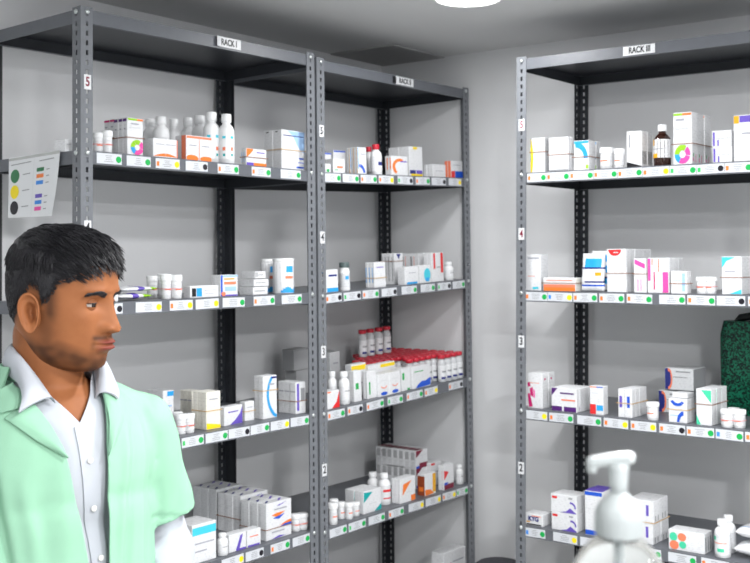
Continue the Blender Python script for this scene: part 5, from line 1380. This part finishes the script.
bm = from_mesh(cme); wrinkle(bm, cfold)
ZT = 1.300
# neck opening
bisect_del(bm, (0, 0, ZT), (0, .35, 1), None)
dropf(bm, lambda c: (c - Vector((0, 0, ZT))).dot(Vector((0, .35, 1))) > 0 and abs(c.x) < .085)
# front opening: edges x = xl(z), xr(z), wide at the neck and narrow below the lapels
def edge_cut(x_top, z_top, x_bot, z_bot):
    nrm = Vector((z_top - z_bot, 0, -(x_top - x_bot))).normalized()
    bmesh.ops.bisect_plane(bm, geom=bm.verts[:] + bm.edges[:] + bm.faces[:], plane_co=(x_top, 0, z_top), plane_no=nrm, dist=1e-6)
ZK = 1.215
def xl(z): return -.085 + (ZT + .02 - z) / (ZT + .02 - ZK) * .047 if z > ZK else -.038 + min(ZK - z, .21) * .18
def xr(z): return .056 - (ZT + .02 - z) / (ZT + .02 - ZK) * .018 if z > ZK else .038 - min(ZK - z, .21) * .02
edge_cut(-.085, ZT + .02, -.038, ZK); edge_cut(-.038, ZK, -.038 + .45 * .18, ZK - .45)
edge_cut(.056, ZT + .02, .038, ZK); edge_cut(.038, ZK, .038 - .45 * .02, ZK - .45)
edge_cut(-.0002, 1.0, -.0002, .7); edge_cut(.0338, 1.0, .0338, .7)
dropf(bm, lambda c: c.y < .03 and xl(c.z) < c.x < xr(c.z))
# hem and sleeve openings
bisect_del(bm, (0, 0, .66), (0, 0, 1), None); dropf(bm, lambda c: c.z < .66)
for (S, E) in ((SH_L, EL_L), (SH_R, EL_R)):
    ax = (E - S).normalized(); co = S.lerp(E, .74)
    bmesh.ops.bisect_plane(bm, geom=bm.verts[:] + bm.edges[:] + bm.faces[:], plane_co=co, plane_no=ax, dist=1e-6)
    sg = 1 if S.x > 0 else -1
    dropf(bm, lambda c: (c - co).dot(ax) > 0 and c.x * sg > .1 and c.x * sg > .150 and (c - (S + ax * (c - S).dot(ax))).length < .078 and (c - S).length < .27)
cbvh = BVHTree.FromBMesh(bm)
finish(bm, 'coat', M_COAT, .0028)
# lapels, drawn in the front view and laid on the coat
def lay(poly_fn, bvh, off, name, m, NU=14, NV=18, th=.003, back=False, curl=0.0):
    rows = []; 
    for j in range(NV + 1):
        r = []
        for i in range(NU + 1):
            x, z = poly_fn(i / NU, j / NV)
            h = bvh.ray_cast(Vector((x, -.6, z)), Vector((0, 1, 0)))
            y = h[0].y if h[0] is not None and h[0].y < .05 else None
            r.append([x, y, z])
        rows.append(r)
    # fill misses from neighbours
    for _ in range(4):
        for j in range(NV + 1):
            for i in range(NU + 1):
                if rows[j][i][1] is None:
                    nb = [rows[a][c][1] for a, c in ((j-1, i), (j+1, i), (j, i-1), (j, i+1)) if 0 <= a <= NV and 0 <= c <= NU and rows[a][c][1] is not None]
                    if nb: rows[j][i][1] = sum(nb) / len(nb)
    for r in rows:
        for q in r:
            if q[1] is None: q[1] = -.09
    # relax depth so that the piece drapes
    for _ in range(3):
        new = [[q[1] for q in r] for r in rows]
        for j in range(1, NV):
            for i in range(1, NU):
                new[j][i] = min(rows[j][i][1], (rows[j-1][i][1] + rows[j+1][i][1] + rows[j][i-1][1] + rows[j][i+1][1]) / 4)
        for j in range(NV + 1):
            for i in range(NU + 1): rows[j][i][1] = new[j][i]
    A = []
    for j, r in enumerate(rows):
        A.append([Vector((q[0], q[1] - off - curl * math.sin(PI * i / NU) , q[2])) for i, q in enumerate(r)])
    Bk = [[p + Vector((0, th, 0)) for p in r] for r in A]
    b = MB(); b.grid(A, m); b.grid([r[::-1] for r in Bk], m)
    for e1, e2 in ((A[0], Bk[0]), (A[-1], Bk[-1]), ([r[0] for r in A], [r[0] for r in Bk]), ([r[-1] for r in A], [r[-1] for r in Bk])):
        b.grid([e1, e2], m)
    return b.build(name, person)
def pl(pts, t):
    # piecewise-linear point on a polyline of (x, z)
    L = [math.dist(pts[i], pts[i+1]) for i in range(len(pts) - 1)]; s = t * sum(L)
    for i, l in enumerate(L):
        if s <= l or i == len(L) - 1:
            k = min(1, s / max(l, 1e-9)); return (pts[i][0] + (pts[i+1][0] - pts[i][0]) * k, pts[i][1] + (pts[i+1][1] - pts[i][1]) * k)
        s -= l
def quadfn(inner, outer):
    def f(u, v):
        a = pl(inner, v); c = pl(outer, v); return (a[0] + (c[0] - a[0]) * u, a[1] + (c[1] - a[1]) * u)
    return f
lay(quadfn([(-.070, 1.285), (-.056, 1.255), (-.037, 1.205)], [(-.100, 1.276), (-.116, 1.266), (-.080, 1.232), (-.038, 1.202)]), cbvh, .008, 'lapel', M_COAT, curl=.005, th=.004)
lay(quadfn([(.050, 1.295), (.045, 1.250), (.036, 1.205)], [(.084, 1.300), (.098, 1.288), (.076, 1.252), (.054, 1.220), (.036, 1.196)]), cbvh, .008, 'lapel', M_COAT, curl=.005, th=.004)
lay(quadfn([(-.080, 1.315), (-.072, 1.288)], [(-.112, 1.302), (-.122, 1.272)]), cbvh, .008, 'coat_collar', M_COAT, 8, 8, curl=.002)
lay(quadfn([(.062, 1.318), (.055, 1.298)], [(.104, 1.308), (.100, 1.292)]), cbvh, .008, 'coat_collar', M_COAT, 8, 8, curl=.002)
# coat collar behind the neck
b = MB(); rows = []
for i in range(25):
    a = -1.9 + 3.8 * i / 24; ca, sa = math.sin(a), math.cos(a)
    rows.append([(.080 * ca, .030 + .062 * sa, 1.318), (.083 * ca, .032 + .066 * sa, 1.338), (.090 * ca, .034 + .074 * sa, 1.340), (.108 * ca, .036 + .094 * sa, 1.298)])
b.grid(rows, M_COAT); b.grid([[(p[0] * .975, .03 + (p[1] - .03) * .975, p[2] - .003) for p in r][::-1] for r in rows], M_COAT); b.build('coat_collar', person)
# front placket band and sleeve hems read as stitched strips
# shirt placket with buttons
lay(quadfn([(-.012, 1.245), (.016, .95)], [(.018, 1.250), (.048, .95)]), sbvh, .0025, 'placket', M_SHIRT, 6, 30, th=.0015)
for z in (1.19, 1.11, 1.03):
    bx = .003 + (1.25 - z) * .10
    h = sbvh.ray_cast(Vector((bx, -.6, z)), Vector((0, 1, 0)))
    if h[0] is not None:
        b = MB(); b.lathe([(.005, 0), (.0055, .001), (.0045, .002), (.002, .0015), (.0003, .0015)], mat('shirt_button', srgb(225, 225, 222), rough=.25), 16, Matrix.Translation((bx, h[0].y - .0045, z)) @ Matrix.Rotation(PI / 2, 4, 'X')); b.build('button', person)
# shirt collar: fold line around the neck and a falling leaf with points
b = MB()
def cr(pts, t):
    n = len(pts) - 1; s = min(n - 1e-6, t * n); i = int(s); k = s - i
    p0, p1, p2, p3 = [Vector(pts[max(0, min(n, q))]) for q in (i - 1, i, i + 1, i + 2)]
    return .5 * ((2 * p1) + (-p0 + p2) * k + (2 * p0 - 5 * p1 + 4 * p2 - p3) * k * k + (-p0 + 3 * p1 - 3 * p2 + p3) * k ** 3)
def collar(side):
    R = side > 0
    foldl = [(0, .098, 1.372), (side * .045, .085, 1.376), (side * .069, .040, 1.376), (side * .067, -.010, 1.355), (side * .056, -.040, 1.328), (side * .043, -.064, 1.298)]
    leaf = [(0, .112, 1.328), (side * .054, .100, 1.326), (side * .080, .046, 1.328), (side * .081, -.014, 1.316), (side * (.080 if R else .090), -.056, 1.298 if R else 1.298), (side * (.070 if R else .104), -.078, 1.284 if R else 1.278)]
    stand = [(0, .088, 1.328), (side * .040, .076, 1.328), (side * .062, .036, 1.325), (side * .060, -.008, 1.312), (side * .046, -.042, 1.298), (side * .036, -.062, 1.285)]
    rows = []
    for i in range(31):
        t = i / 30; f, l, s = cr(foldl, t), cr(leaf, t), cr(stand, t)
        row = [s, s.lerp(f, .5), f - Vector((0, 0, .003))]
        out = (l - Vector((0, .02, l.z))).normalized()
        for k in range(1, 7):
            u = k / 6; q = f.lerp(l, u) + Vector((out.x, out.y, 0)) * .006 * math.sin(PI * u) + Vector((0, 0, .002 * math.sin(PI * u)))
            row.append(q)
        rows.append(row)
    bb = MB(); bb.grid(rows, M_SHIRT)
    inn = [[Vector((p.x * .975, .02 + (p.y - .02) * .975, p.z - .002)) for p in r][::-1] for r in rows]
    bb.grid(inn, M_SHIRT)
    bb.grid([[r[-1] for r in rows], [r[0] for r in inn]], M_SHIRT); bb.grid([rows[-1], inn[-1][::-1]], M_SHIRT)
    bb.build('shirt_collar', person)
collar(1); collar(-1)
# trousers and shoes
tr = [ell((0, .01, .84), (.162, .117, .115)), limb((.085, .01, .80), (.095, -.005, .45), .092, .068), limb((-.085, .01, .80), (-.095, -.005, .45), .092, .068), limb((.095, 0, .45), (.10, .02, .10), .068, .058), limb((-.095, 0, .45), (-.10, .02, .10), .068, .058)]
tme = fuse('trousers', tr, .010, 5); tme.materials.clear(); tme.materials.append(M_TROU); link('trousers', tme, person)
for s in (-1, 1):
    sh = [limb((s * .10, .035, .052), (s * .118, -.13, .045), .050, .044), limb((s * .10, .03, .05), (s * .10, .02, .10), .048, .046), limb((s * .10, .035, .040), (s * .118, -.135, .036), .0405, .0365)]
    m_ = fuse('shoe', sh, .008, 4); m_.materials.clear(); m_.materials.append(M_SHOE)
    for v in m_.vertices: v.co.z = max(.0005, v.co.z)
    link('shoe', m_, person)
for m_ in list(bpy.data.meshes):
    if m_.users == 0: bpy.data.meshes.remove(m_)
